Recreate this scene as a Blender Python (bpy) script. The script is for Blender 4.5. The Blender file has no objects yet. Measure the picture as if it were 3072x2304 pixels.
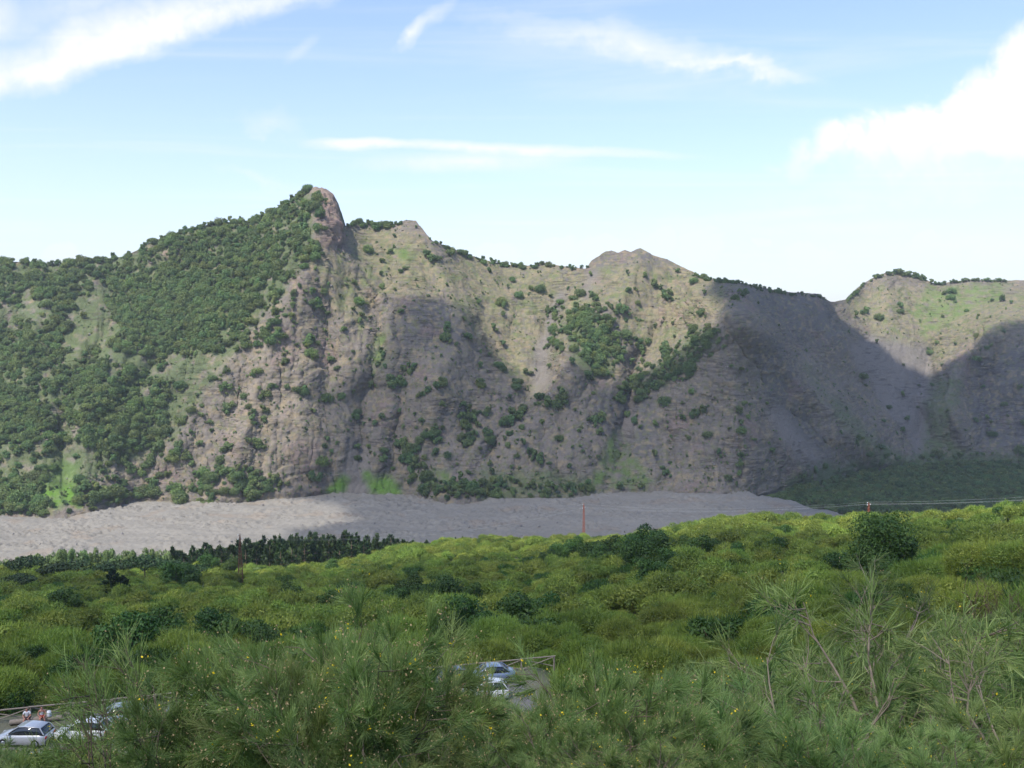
import bpy, bmesh, math, random
import numpy as np
from mathutils import Vector, Matrix

# ------------------------------------------------------------------ camera, sky, sun, exposure
SC = bpy.context.scene
COL = SC.collection
F = 1000.0                       # focal length in pixels of the 1024 x 768 frame
PITCH = math.atan((384 - 325) / F)
cam_d = bpy.data.cameras.new('camera'); cam_d.sensor_width = 36.0; cam_d.lens = 36.0 * F / 1024
cam_d.clip_start = 0.2; cam_d.clip_end = 20000
cam = bpy.data.objects.new('camera', cam_d); COL.objects.link(cam)
cam.location = (0, 0, 0); cam.rotation_euler = (math.pi / 2 - PITCH, 0, 0)
SC.camera = cam

TO_SUN = Vector((-0.33, -0.50, 0.80)).normalized()
SUN_EL = math.asin(TO_SUN.z); SUN_ROT = math.atan2(TO_SUN.x, TO_SUN.y)
sd = bpy.data.lights.new('sun', 'SUN'); sd.energy = 3.6; sd.angle = math.radians(0.53); sd.color = (1.0, 0.95, 0.87)
sun = bpy.data.objects.new('sun', sd); COL.objects.link(sun)
sun.rotation_euler = TO_SUN.to_track_quat('Z', 'Y').to_euler()

SC.view_settings.view_transform = 'Standard'; SC.view_settings.look = 'None'
SC.view_settings.exposure = 0.84; SC.view_settings.gamma = 1.0; SC.view_settings.use_curve_mapping = False
SC.render.engine = 'CYCLES'
SC.cycles.use_denoising = True
try: SC.cycles.denoiser = 'OPENIMAGEDENOISE'
except Exception: pass
SC.cycles.max_bounces = 5; SC.cycles.diffuse_bounces = 2; SC.cycles.glossy_bounces = 2
SC.cycles.transmission_bounces = 3; SC.cycles.transparent_max_bounces = 4; SC.cycles.volume_bounces = 0
SC.cycles.caustics_reflective = False; SC.cycles.caustics_refractive = False
SC.cycles.use_adaptive_sampling = True; SC.cycles.adaptive_threshold = 0.02

world = bpy.data.worlds.new('World'); SC.world = world; world.use_nodes = True
WT = world.node_tree; WT.nodes.clear()
class G:
    """tiny helper to write shader maths as python expressions"""
    def __init__(s, nt): s.nt = nt
    def node(s, t, **kw):
        n = s.nt.nodes.new(t)
        for k, v in kw.items(): setattr(n, k, v)
        return n
    def put(s, sock, v):
        if isinstance(v, bpy.types.NodeSocket): s.nt.links.new(v, sock)
        else: sock.default_value = v
    def m(s, op, a, b=None, c=None, clamp=False):
        n = s.node('ShaderNodeMath', operation=op, use_clamp=clamp)
        s.put(n.inputs[0], a)
        if b is not None: s.put(n.inputs[1], b)
        if c is not None: s.put(n.inputs[2], c)
        return n.outputs[0]
    def vec(s, x, y, z):
        n = s.node('ShaderNodeCombineXYZ')
        for i, v in enumerate((x, y, z)): s.put(n.inputs[i], v)
        return n.outputs[0]
    def noise(s, v, scale, detail=4, rough=0.55, dist=0.0, dim='3D'):
        n = s.node('ShaderNodeTexNoise', noise_dimensions=dim)
        s.put(n.inputs['Vector'], v); s.put(n.inputs['Scale'], scale); s.put(n.inputs['Detail'], detail)
        s.put(n.inputs['Roughness'], rough); s.put(n.inputs['Distortion'], dist)
        return n.outputs[0]
    def mix(s, f, a, b, mode='MIX'):
        n = s.node('ShaderNodeMix', data_type='RGBA', blend_type=mode)
        s.put(n.inputs[0], f); s.put(n.inputs[6], a); s.put(n.inputs[7], b)
        return n.outputs[2]
    def smooth(s, x, lo, hi):
        n = s.node('ShaderNodeMapRange', interpolation_type='SMOOTHSTEP')
        s.put(n.inputs[0], x); n.inputs[1].default_value = lo; n.inputs[2].default_value = hi
        return n.outputs[0]
    def ramp(s, f, stops):
        n = s.node('ShaderNodeValToRGB'); s.put(n.inputs[0], f)
        e = n.color_ramp.elements
        while len(e) < len(stops): e.new(0.5)
        for k, (p, c) in enumerate(stops): e[k].position = p; e[k].color = (*c, 1)
        return n.outputs[0]

def build_world():
    g = G(WT)
    sky = g.node('ShaderNodeTexSky', sky_type='NISHITA', sun_disc=False, sun_elevation=SUN_EL, sun_rotation=SUN_ROT,
                 altitude=1000.0, air_density=1.0, dust_density=1.2, ozone_density=1.6)
    tc = g.node('ShaderNodeTexCoord'); d = tc.outputs['Generated']
    sep = g.node('ShaderNodeSeparateXYZ'); g.put(sep.inputs[0], d)
    X, Y, Z = sep.outputs
    front = g.smooth(Y, 0.3, 0.55)
    # thin cirrus all over the sky, on a plane high above
    zz = g.m('MAXIMUM', Z, 0.03)
    mp = g.node('ShaderNodeMapping'); g.put(mp.inputs[0], g.vec(g.m('DIVIDE', X, zz), g.m('DIVIDE', Y, zz), 0.0))
    mp.inputs['Rotation'].default_value = (0, 0, 0.5); mp.inputs['Scale'].default_value = (0.22, 0.75, 1)
    acc = g.m('MULTIPLY', g.smooth(g.noise(mp.outputs[0], 1.3, 6, 0.62, 0.8), 0.48, 0.78), 0.36)
    # cloud shapes of the northern sky, in direction space, their edges frayed by two noises
    yy = g.m('MAXIMUM', Y, 0.05); fx = g.m('DIVIDE', X, yy); fz = g.m('DIVIDE', Z, yy); base = g.vec(fx, fz, 0.0)
    n1 = g.m('SUBTRACT', g.noise(base, 9.0, 4, 0.62, 0.4), 0.5); n2 = g.m('SUBTRACT', g.noise(base, 34.0, 5, 0.66, 0.3), 0.5)
    def warp(k): return g.vec(g.m('ADD', fx, g.m('MULTIPLY', n2, 0.03 * k)), g.m('ADD', fz, g.m('ADD', g.m('MULTIPLY', n1, 0.055 * k), g.m('MULTIPLY', n2, 0.022 * k))), 0.0)
    Wf, Wc, Wb = warp(1.0), warp(0.22), warp(1.7)
    def blob(u, v, hl, hw, ang, src):
        m = g.node('ShaderNodeMapping', vector_type='TEXTURE'); g.put(m.inputs[0], src)
        m.inputs['Location'].default_value = ((u - 512) / F, (325 - v) / F, 0); m.inputs['Rotation'].default_value = (0, 0, math.radians(ang)); m.inputs['Scale'].default_value = (hl / F, hw / F, 1)
        t = g.node('ShaderNodeTexGradient', gradient_type='SPHERICAL'); g.put(t.inputs[0], m.outputs[0]); return t.outputs['Fac']
    st = None
    for (u, v, hl, hw, ang, amp, src) in [(120, 46, 260, 30, 17, 1.1, Wf), (110, 58, 210, 14, 17, 0.6, Wc), (95, 14, 240, 40, 12, 0.4, Wf), (0, 22, 45, 30, 60, 0.6, Wf), (310, 2, 95, 18, 20, 0.5, Wf), (412, 38, 28, 9, 48, 0.75, Wf), (436, 20, 34, 10, 35, 0.4, Wf),
              (640, 52, 200, 20, -10, 0.45, Wf), (735, 71, 90, 9, -8, 0.6, Wf), (600, 40, 120, 26, -8, 0.18, Wf), (357, 147, 60, 8, 0, 1.0, Wc), (505, 151, 215, 7, -2.5, 1.0, Wc), (465, 164, 130, 12, 2, 0.8, Wc), (275, 125, 40, 11, -20, 0.3, Wf), (305, 56, 28, 9, 40, 0.3, Wf),
              (265, 180, 60, 9, -14, 0.28, Wf), (790, 214, 95, 8, 4, 0.4, Wc), (860, 228, 110, 9, 2, 0.35, Wc), (930, 170, 170, 24, -2, 0.6, Wf), (900, 196, 190, 16, 1, 0.35, Wf), (960, 244, 120, 14, 0, 0.45, Wf), (700, 232, 160, 14, 2, 0.3, Wf)]:
        q = g.m('MULTIPLY', blob(u, v, hl, hw, ang, src), amp); st = q if st is None else g.m('ADD', st, q)
    st = g.m('MULTIPLY', g.m('MULTIPLY', st, g.m('ADD', 1.0, g.m('MULTIPLY', n2, 1.5))), front)
    acc = g.m('MINIMUM', g.m('ADD', acc, st), 0.95)
    big = None                                                    # cumulus bank in the north-east
    for (u, v, r) in [(1090, 96, 104), (1010, 124, 56), (955, 132, 44), (905, 137, 38), (862, 146, 31), (828, 154, 26), (798, 159, 20), (772, 163, 13), (985, 108, 34), (925, 118, 27)]:
        q = g.m('MULTIPLY', blob(u, v, r * 1.12, r, 0, Wb), r / 60.0); big = q if big is None else g.m('MAXIMUM', big, q)
    bigm = g.m('MULTIPLY', g.m('MULTIPLY', g.smooth(big, 0.0, 0.34), g.smooth(fz, 0.125, 0.195)), front)
    pf = None                                                     # small puffs along the skyline
    for (u, v, r) in [(62, 253, 24), (560, 252, 28), (605, 250, 30), (652, 246, 28), (700, 248, 30), (500, 254, 24), (760, 246, 14), (805, 262, 28), (925, 240, 18), (985, 257, 24)]:
        q = blob(u, v, r, r * 0.62, 0, Wf); pf = q if pf is None else g.m('MAXIMUM', pf, q)
    acc = g.m('MAXIMUM', acc, g.m('MULTIPLY', g.m('MULTIPLY', g.smooth(pf, 0.02, 0.3), front), 0.38))
    hz = g.m('EXPONENT', g.m('MULTIPLY', g.m('MAXIMUM', Z, 0.0), -6.5))   # hazy air thickens towards the horizon
    lift = g.mix(1.0, sky.outputs[0], (1.17, 1.20, 1.32, 1), 'MULTIPLY')
    c = g.mix(g.m('MULTIPLY', hz, 0.92), lift, (4.35, 4.5, 4.72, 1))
    c = g.mix(acc, c, (5.2, 5.3, 5.4, 1))
    c = g.mix(bigm, c, (5.6, 5.6, 5.65, 1))
    bg = g.node('ShaderNodeBackground'); g.put(bg.inputs[0], c); bg.inputs[1].default_value = 0.114
    out = g.node('ShaderNodeOutputWorld'); WT.links.new(bg.outputs[0], out.inputs[0])
build_world()
try: world.cycles.sampling_method = 'MANUAL'; world.cycles.sample_map_resolution = 512
except Exception: pass

# ------------------------------------------------------------------ helpers
rng = np.random.default_rng(11)
random.seed(5)

def pix(u, v, Y):
    """world point seen at pixel (u, v) of the 1024 x 768 frame at forward distance Y (arrays or scalars)"""
    xc = (np.asarray(u, float) - 512) / F; yc = -(np.asarray(v, float) - 384) / F
    cp, sp = math.cos(PITCH), math.sin(PITCH)
    dy = cp + yc * sp; dz = -sp + yc * cp
    k = np.asarray(Y, float) / dy
    return np.stack(np.broadcast_arrays(xc * k, np.asarray(Y, float) + 0 * k, dz * k), -1)

_perm = np.random.default_rng(3).permutation(256).astype(np.int32); _perm = np.concatenate([_perm, _perm, _perm])
_gr = np.random.default_rng(4).normal(size=(256, 3)); _gr /= np.linalg.norm(_gr, axis=1)[:, None]
_gr = _gr.astype(np.float32)
def perlin(p):
    p = np.asarray(p, np.float32); i = np.floor(p).astype(np.int32); f = p - i; i &= 255
    w = f * f * f * (f * (f * 6 - 15) + 10)
    out = 0
    for a in (0, 1):
        wa = w[..., 0] if a else 1 - w[..., 0]
        for b in (0, 1):
            wb = w[..., 1] if b else 1 - w[..., 1]
            for c in (0, 1):
                wc = w[..., 2] if c else 1 - w[..., 2]
                h = _perm[_perm[_perm[i[..., 0] + a] + i[..., 1] + b] + i[..., 2] + c]
                gg = _gr[h]
                out = out + wa * wb * wc * (gg[..., 0] * (f[..., 0] - a) + gg[..., 1] * (f[..., 1] - b) + gg[..., 2] * (f[..., 2] - c))
    return out * 1.5
def fbm(p, oct=4, gain=0.5, ridged=False):
    a, s, t = 1.0, 0, 0
    for k in range(oct):
        n = perlin(p * (2.03 ** k) + 17.3 * k)
        s = s + a * ((1 - 2 * np.abs(n)) if ridged else n); t += a; a *= gain
    return s / t
def sstep(x, a, b):
    t = np.clip((x - a) / (b - a), 0, 1); return t * t * (3 - 2 * t)
def polydist(P, pts):
    """distance from points P (n,2) to polyline pts, and the position 0..1 along it"""
    pts = np.asarray(pts, float); best = np.full(len(P), 1e9); pos = np.zeros(len(P)); n = len(pts) - 1
    for k in range(n):
        a, b = pts[k], pts[k + 1]; ab = b - a
        t = np.clip(((P - a) @ ab) / (ab @ ab), 0, 1)
        d = np.hypot(*(P - a - t[:, None] * ab).T)
        m = d < best; best[m] = d[m]; pos[m] = (k + t[m]) / n
    return best, pos
def polysd(P, poly):
    """signed distance to a polygon, positive inside"""
    poly = np.asarray(poly, float); d, _ = polydist(P, np.vstack([poly, poly[:1]]))
    ins = np.zeros(len(P), bool); j = len(poly) - 1
    for i in range(len(poly)):
        (xi, yi), (xj, yj) = poly[i], poly[j]
        if yi != yj:
            c = ((yi > P[:, 1]) != (yj > P[:, 1])) & (P[:, 0] < (xj - xi) * (P[:, 1] - yi) / (yj - yi) + xi)
            ins ^= c
        j = i
    return np.where(ins, d, -d)
def tps(ctrl, P):
    c = np.asarray(ctrl, float); xy, val = c[:, :2], c[:, 2]; n = len(c)
    def K(A, B):
        d2 = ((A[:, None] - B[None]) ** 2).sum(-1); return 0.5 * d2 * np.log(d2 + 1e-9)
    M = np.zeros((n + 3, n + 3)); M[:n, :n] = K(xy, xy) + np.eye(n) * 60.0
    M[:n, n] = 1; M[:n, n + 1:] = xy; M[n, :n] = 1; M[n + 1:, :n] = xy.T
    w = np.linalg.solve(M, np.concatenate([val, np.zeros(3)]))
    out = np.empty(len(P))
    for s in range(0, len(P), 60000):
        Q = P[s:s + 60000]; out[s:s + 60000] = K(Q, xy) @ w[:n] + w[n] + Q @ w[n + 1:]
    return out

def raw_mesh(name, V, faces, mats, mat_idx=None, smooth=False, uvtone=None):
    """mesh from arrays; faces is an (n,3) or (n,4) integer array (or a list of them)"""
    me = bpy.data.meshes.new(name)
    V = np.ascontiguousarray(V, np.float32); fl = faces if isinstance(faces, list) else [faces]
    fl = [np.asarray(f, np.int32) for f in fl if len(f)]
    nl = sum(f.size for f in fl); nf = sum(len(f) for f in fl)
    me.vertices.add(len(V)); me.vertices.foreach_set('co', V.ravel())
    me.loops.add(nl); me.polygons.add(nf)
    me.loops.foreach_set('vertex_index', np.concatenate([f.ravel() for f in fl]))
    tot = np.concatenate([np.full(len(f), f.shape[1], np.int32) for f in fl])
    me.polygons.foreach_set('loop_start', np.concatenate([[0], np.cumsum(tot)[:-1]]).astype(np.int32))
    if mat_idx is not None: me.polygons.foreach_set('material_index', np.asarray(mat_idx, np.int32))
    if smooth: me.polygons.foreach_set('use_smooth', np.ones(nf, bool))
    for m in (mats if isinstance(mats, (list, tuple)) else [mats]): me.materials.append(m)
    if uvtone is not None:
        at = me.attributes.new('tone', 'FLOAT', 'POINT'); at.data.foreach_set('value', np.asarray(uvtone, np.float32))
    me.update(calc_edges=True)
    return me
def grid_faces(nr, nc):
    i = np.arange(nr * nc).reshape(nr, nc)
    return np.stack([i[:-1, :-1], i[:-1, 1:], i[1:, 1:], i[1:, :-1]], -1).reshape(-1, 4)
def set_col(me, C):
    at = me.color_attributes.new('Col', 'FLOAT_COLOR', 'POINT')
    at.data.foreach_set('color', np.concatenate([C, np.ones((len(C), 1))], 1).astype(np.float32).ravel())
def link(name, me, parent=None, loc=None, label=None, cat=None, group=None, kind=None):
    o = bpy.data.objects.new(name, me); COL.objects.link(o)
    if parent is not None: o.parent = parent
    if loc is not None: o.location = loc
    return tag(o, label, cat, group, kind)
def tag(o, label=None, cat=None, group=None, kind=None):
    if label: o['label'] = label
    if cat: o['category'] = cat
    if group: o['group'] = group
    if kind: o['kind'] = kind
    return o

def mat_simple(name, col, rough=0.8, spec=0.2, metal=0.0, nscale=None, namp=0.2, bump=0.0, coat=0.0):
    m = bpy.data.materials.new(name); m.use_nodes = True; nt = m.node_tree; g = G(nt); b = nt.nodes['Principled BSDF']
    b.inputs['Roughness'].default_value = rough; b.inputs['Specular IOR Level'].default_value = spec
    b.inputs['Metallic'].default_value = metal; b.inputs['Coat Weight'].default_value = coat
    c = (*col, 1)
    if nscale:
        tc = g.node('ShaderNodeTexCoord')
        n = g.noise(tc.outputs['Object'], nscale, 5, 0.6)
        f = g.m('ADD', 1 - namp, g.m('MULTIPLY', n, 2 * namp))
        cc = g.mix(1.0, c, g.vec(f, f, f), 'MULTIPLY'); g.put(b.inputs[0], cc)
        if bump:
            bp = g.node('ShaderNodeBump'); bp.inputs['Strength'].default_value = bump; bp.inputs['Distance'].default_value = 0.02
            g.put(bp.inputs['Height'], n); g.put(b.inputs['Normal'], bp.outputs[0])
    else: b.inputs[0].default_value = c
    return m
def mat_foliage(name, dark, light, transl=0.25, hue=0.03, rough=0.55, spec=0.25):
    """leaves: colour varies with the 'tone' stored along each spray and from plant to plant"""
    m = bpy.data.materials.new(name); m.use_nodes = True; nt = m.node_tree; g = G(nt); b = nt.nodes['Principled BSDF']
    at = g.node('ShaderNodeAttribute', attribute_name='tone')
    oi = g.node('ShaderNodeObjectInfo')
    c = g.mix(at.outputs['Fac'], (*dark, 1), (*light, 1))
    hs = g.node('ShaderNodeHueSaturation')
    g.put(hs.inputs['Hue'], g.m('ADD', 0.5 - hue, g.m('MULTIPLY', oi.outputs['Random'], 2 * hue)))
    r2 = g.m('FRACT', g.m('MULTIPLY', oi.outputs['Random'], 17.13))
    g.put(hs.inputs['Value'], g.m('ADD', 0.74, g.m('MULTIPLY', r2, 0.52)))
    hs.inputs['Saturation'].default_value = 1.0; g.put(hs.inputs['Color'], c)
    g.put(b.inputs[0], hs.outputs[0]); b.inputs['Roughness'].default_value = rough; b.inputs['Specular IOR Level'].default_value = spec
    t = g.node('ShaderNodeBsdfTranslucent'); g.put(t.inputs[0], g.mix(1.0, hs.outputs[0], (1.1, 1.25, 0.6, 1), 'MULTIPLY'))
    mx = g.node('ShaderNodeMixShader'); mx.inputs[0].default_value = transl
    nt.links.new(b.outputs[0], mx.inputs[1]); nt.links.new(t.outputs[0], mx.inputs[2])
    nt.links.new(mx.outputs[0], nt.nodes['Material Output'].inputs[0])
    return m
# ------------------------------------------------------------------ the mountain wall (caldera cliff)
Z_FLOOR = -153.0
BASE = np.array([(-160, 531), (0, 521), (25, 516), (66, 515), (93, 514), (108, 509), (136, 502), (149, 501.5), (172, 504), (206, 506), (245, 502), (282, 496), (332, 495), (383, 496),
                 (419, 496), (433, 499), (449, 504), (482, 501), (507, 498), (540, 499), (565, 498), (573, 499), (595, 494), (632, 492.5), (667, 492.5), (690, 494), (724, 495),
                 (765, 495), (790, 483), (820, 476), (850, 470), (900, 463), (960, 458), (1024, 455), (1190, 452)], float)
SKY = np.array([(-160, 268), (0, 262), (25, 263), (63, 265), (80, 261), (100, 261), (124, 257), (141, 249), (156, 242), (179, 233), (205, 226), (220, 223), (252, 221), (263, 215), (285, 204),
                (305, 192), (315, 188), (321, 188.5), (327, 191.5), (332, 199), (335, 207), (338, 218), (340, 228), (341, 229), (347, 226), (355, 222), (366, 224), (383, 226), (399, 223), (406, 220.6), (416, 221.5), (419, 226), (422.7, 230),
                (432, 241), (449, 248), (466, 254), (482, 260), (507, 265), (532, 266), (540, 263), (552, 265), (565, 267), (586, 269), (591, 262), (600, 256), (606, 252), (612, 251), (618, 253.5), (625, 251), (631, 253), (636, 250), (640, 249), (646, 252), (652, 256), (667, 260), (682, 267),
                (707, 279), (732, 281), (757, 287), (782, 292), (806, 294), (816, 294), (823, 298), (830, 302), (834, 302), (848, 299), (856, 290), (864, 283), (879, 275), (890, 272.5), (903, 273), (922, 278), (931, 283), (940, 284),
                (952, 282), (972, 280), (1009, 281), (1024, 281), (1190, 285)], float)
def y_at_z(u, v, z):
    p = pix(u, v, 1000.0); return 1000.0 * z / p[..., 2]
CTRL = [(-160, 268, 985), (-160, 400, 870), (-160, 528, 760), (0, 262, 1010), (0, 400, 890), (100, 262, 1035), (100, 400, 880), (160, 245, 1040), (160, 350, 935), (160, 430, 885),
        (220, 225, 1050), (230, 300, 965), (220, 400, 905), (260, 220, 1050), (300, 195, 1035), (318, 192, 1020), (332, 225, 1000), (310, 300, 955), (290, 380, 915), (300, 440, 890),
        (340, 260, 988), (376, 300, 990), (378, 340, 962), (365, 410, 928), (358, 470, 893), (352, 226, 1075), (415, 226, 1090), (380, 260, 1035), (440, 262, 1075),
        (430, 320, 985), (440, 380, 945), (430, 440, 915), (500, 266, 1140), (500, 300, 1085), (500, 340, 1040), (540, 300, 1100), (535, 350, 1040), (530, 390, 985), (480, 390, 960),
        (500, 440, 925), (600, 262, 1130), (640, 255, 1120), (620, 300, 1060), (590, 330, 1020), (570, 370, 980), (580, 440, 930), (640, 340, 1040), (625, 400, 985), (620, 450, 940),
        (690, 270, 1115), (690, 310, 1050), (680, 350, 1000), (690, 420, 950), (738, 307, 985), (762, 330, 1000), (730, 380, 955), (740, 440, 930), (780, 300, 1130), (812, 300, 1165),
        (800, 350, 1090), (790, 400, 1010), (800, 440, 985), (830, 458, 1010), (850, 303, 1310), (880, 278, 1370), (930, 286, 1395), (1000, 284, 1395), (1024, 286, 1390), (900, 330, 1300),
        (940, 340, 1285), (900, 380, 1220), (920, 420, 1170), (890, 440, 1130), (860, 420, 1115), (830, 380, 1120), (845, 335, 1190), (1000, 330, 1245), (1000, 380, 1195), (1000, 440, 1160),
        (1030, 310, 1290), (960, 358, 1262), (955, 440, 1165), (1190, 285, 1380), (1190, 370, 1230)]
for (bu, bv) in BASE[::2]: CTRL.append((bu, bv, float(y_at_z(bu, bv, Z_FLOOR))))
# spurs (towards us, negative) and gullies (away, positive): polyline, metres, half-width in pixels
RELIEF = [([(336, 232), (300, 285), (262, 330), (222, 372), (190, 420), (160, 470)], -7, 26), ([(341, 252), (360, 275), (376, 296), (384, 320), (392, 350)], -9, 10),
          ([(455, 300), (462, 335), (440, 370), (430, 420), (420, 470)], -16, 26), ([(420, 228), (438, 262), (462, 298), (470, 330)], -12, 18), ([(575, 345), (562, 388), (525, 418), (500, 450)], -14, 22),
          ([(640, 252), (632, 290), (600, 318), (580, 340)], -9, 20), ([(738, 302), (712, 330), (680, 352), (640, 392)], -18, 20), ([(738, 302), (768, 340), (800, 382), (850, 432), (890, 462)], -46, 26),
          ([(690, 268), (700, 300), (672, 330)], -8, 16), ([(740, 310), (735, 380), (742, 450), (760, 490)], -10, 24),
          ([(1030, 300), (985, 335), (955, 365), (945, 400), (968, 452)], -40, 28), ([(880, 275), (890, 300), (880, 330)], -10, 16), ([(200, 228), (160, 270), (140, 330), (100, 380), (90, 430)], -12, 26),
          ([(60, 265), (40, 320), (20, 390), (0, 440)], -12, 26), ([(270, 330), (262, 390), (240, 440), (235, 490)], -9, 18),
          ([(372, 292), (380, 330), (374, 370), (362, 410), (358, 482)], 10, 14), ([(562, 270), (548, 320), (536, 388), (510, 430), (478, 470)], 15, 18), ([(462, 300), (490, 340), (530, 392)], 6, 12),
          ([(668, 318), (642, 360), (626, 402), (622, 440), (612, 480)], 16, 16), ([(765, 330), (786, 392), (800, 430), (840, 480)], 10, 12), ([(930, 340), (926, 400), (905, 455)], 14, 26),
          ([(110, 268), (118, 320), (100, 345), (70, 400), (62, 470), (70, 505)], 14, 18), ([(200, 300), (180, 345), (130, 385), (105, 420)], 10, 16), ([(322, 300), (330, 370), (325, 440), (330, 490)], 7, 18),
          ([(20, 300), (-20, 380), (-30, 460)], 10, 20), ([(410, 345), (404, 400), (395, 450), (385, 490)], 7, 14), ([(470, 400), (462, 450), (455, 495)], 8, 14), ([(662, 420), (668, 460), (660, 492)], 7, 12), ([(560, 410), (556, 460), (560, 495)], 6, 12)]

NCU, NRV = 1150, 270
U = np.linspace(-150, 1174, NCU); T = np.linspace(0, 1, NRV)
vb = np.interp(U, BASE[:, 0], BASE[:, 1]) + 2.5
vs = np.interp(U, SKY[:, 0], SKY[:, 1])
UU = np.broadcast_to(U, (NRV, NCU)).ravel(); VV = (vb + (vs - vb) * T[:, None]).ravel()
UV = np.stack([UU, VV], 1)

def mountain_depth(P):
    n1 = perlin(np.stack([P[:, 0] / 30, P[:, 1] / 30, 0 * P[:, 0] + 3.3], 1)); n2 = perlin(np.stack([P[:, 0] / 30, P[:, 1] / 30, 0 * P[:, 0] + 9.1], 1))
    W = P + np.stack([n1 * 7, n2 * 7], 1)
    D = tps(CTRL, P)
    D += 12 * sstep(polysd(P, [(341.5, 200), (341.5, 246), (360, 272), (377, 296), (396, 285), (430, 250), (430, 200)]), -2.5, 2.5) * sstep(430 - P[:, 0], 0, 60)
    D += 22 * sstep(polysd(P, [(830, 290), (832, 312), (840, 330), (870, 345), (900, 320), (900, 260), (830, 260)]), -3, 3) * sstep(900 - P[:, 0], 0, 50)
    for pts, amp, w in RELIEF:
        p = np.asarray(pts); lo, hi = p.min(0) - w, p.max(0) + w
        j = np.nonzero((W[:, 0] > lo[0]) & (W[:, 0] < hi[0]) & (W[:, 1] > lo[1]) & (W[:, 1] < hi[1]))[0]
        d, s = polydist(W[j], pts)
        k = np.clip(1 - d / w, 0, 1); k = 0.8 * k + 0.2 * k * k * (3 - 2 * k)
        D[j] += 0.95 * amp * k * np.clip(np.minimum(s, 1 - s) * 6 + 0.25, 0, 1)
    # rills running down the face
    q = np.stack([W[:, 0] / 13, W[:, 1] / 75, 0 * W[:, 0] + 5], 1)
    D += -3.0 * fbm(q, 3, 0.6, True) * sstep(P[:, 1], 215, 300)
    D += -5.5 * perlin(np.stack([W[:, 0] / 34, W[:, 1] / 46, 0 * W[:, 0] + 1], 1))
    return D
DD = mountain_depth(UV)
Pm = pix(UU, VV, DD)
# rock relief along the normals
def grid_normals(P, nr, nc):
    g = P.reshape(nr, nc, 3); du = np.gradient(g, axis=1); dv = np.gradient(g, axis=0)
    n = np.cross(du, dv); n /= np.linalg.norm(n, axis=2)[..., None] + 1e-9
    n = n.reshape(-1, 3); n[n[:, 1] > 0] *= -1
    return n
Nm = grid_normals(Pm, NRV, NCU)
_wobble = fbm(np.stack([UV[:, 0] / 16, UV[:, 1] / 16, 0 * UU + 2.0], 1), 3) * 8.0
def pmask(poly, soft=6.0):
    p = np.asarray(poly); lo, hi = p.min(0) - 16, p.max(0) + 16
    k = np.nonzero((UU > lo[0]) & (UU < hi[0]) & (VV > lo[1]) & (VV < hi[1]))[0]
    out = np.zeros(len(UU)); out[k] = sstep(polysd(UV[k], poly) + _wobble[k], -soft, soft)
    return out
GRASS = [[(345, 228), (420, 238), (452, 275), (436, 300), (402, 292), (376, 298), (352, 264)], [(450, 252), (590, 274), (600, 300), (562, 350), (536, 396), (512, 378), (470, 330), (446, 296)],
         [(600, 268), (690, 264), (736, 298), (704, 330), (654, 362), (622, 332), (600, 300)], [(843, 302), (880, 288), (930, 290), (1080, 292), (1040, 318), (962, 345), (930, 372), (880, 345)],
         [(60, 330), (100, 318), (118, 340), (96, 360), (70, 380)], [(310, 255), (340, 255), (372, 300), (360, 330), (330, 300)]]
FRESH = [[(378, 333), (390, 334), (386, 366), (374, 380), (368, 352)], [(38, 506), (48, 474), (62, 458), (80, 466), (78, 508)], [(366, 474), (392, 478), (402, 494), (372, 495)], [(322, 492), (338, 478), (348, 480), (344, 495)],
         [(606, 440), (620, 430), (632, 456), (656, 480), (640, 490), (590, 488)], [(928, 286), (1010, 284), (1002, 302), (962, 312), (926, 340), (912, 310)], [(384, 248), (412, 244), (414, 262), (392, 262)], [(420, 476), (450, 470), (452, 482), (424, 490)]]
SCREE = [[(562, 288), (568, 290), (554, 340), (549, 382), (536, 392), (528, 378), (540, 340), (548, 308)], [(868, 335), (930, 346), (936, 382), (932, 440), (916, 452), (892, 420), (848, 350)],
         [(778, 402), (806, 440), (836, 476), (812, 482), (786, 446), (764, 412)], [(352, 440), (366, 440), (376, 498), (332, 498)], [(922, 452), (944, 452), (960, 476), (938, 478)], [(588, 272), (596, 274), (588, 300), (582, 300)], [(622, 388), (634, 388), (636, 440), (620, 440)], [(66, 452), (78, 446), (74, 478), (66, 478)]]
PINK = [[(312, 191), (322, 187), (334, 198), (343, 232), (341, 252), (326, 244), (318, 214)], [(146, 246), (182, 234), (204, 240), (180, 262), (150, 268)], [(658, 305), (700, 300), (716, 314), (690, 330), (656, 328)], [(370, 290), (378, 300), (366, 306)]]
TAN = [[(196, 336), (250, 320), (290, 346), (322, 420), (352, 470), (300, 492), (240, 482), (226, 420)], [(-150, 430), (60, 420), (140, 440), (160, 480), (60, 500), (-150, 510)]]
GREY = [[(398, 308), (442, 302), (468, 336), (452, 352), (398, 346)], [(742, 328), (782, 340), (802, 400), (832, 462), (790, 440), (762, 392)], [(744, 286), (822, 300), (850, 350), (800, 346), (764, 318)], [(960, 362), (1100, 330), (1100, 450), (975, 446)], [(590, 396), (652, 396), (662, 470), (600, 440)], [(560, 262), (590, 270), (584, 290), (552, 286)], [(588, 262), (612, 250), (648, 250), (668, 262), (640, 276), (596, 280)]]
OLIVE = [[(802, 362), (816, 384), (862, 428), (904, 464), (876, 464), (834, 416)], [(930, 380), (960, 380), (950, 440), (990, 470), (920, 470), (925, 420)], [(480, 470), (600, 476), (600, 498), (480, 502)]]
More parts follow.
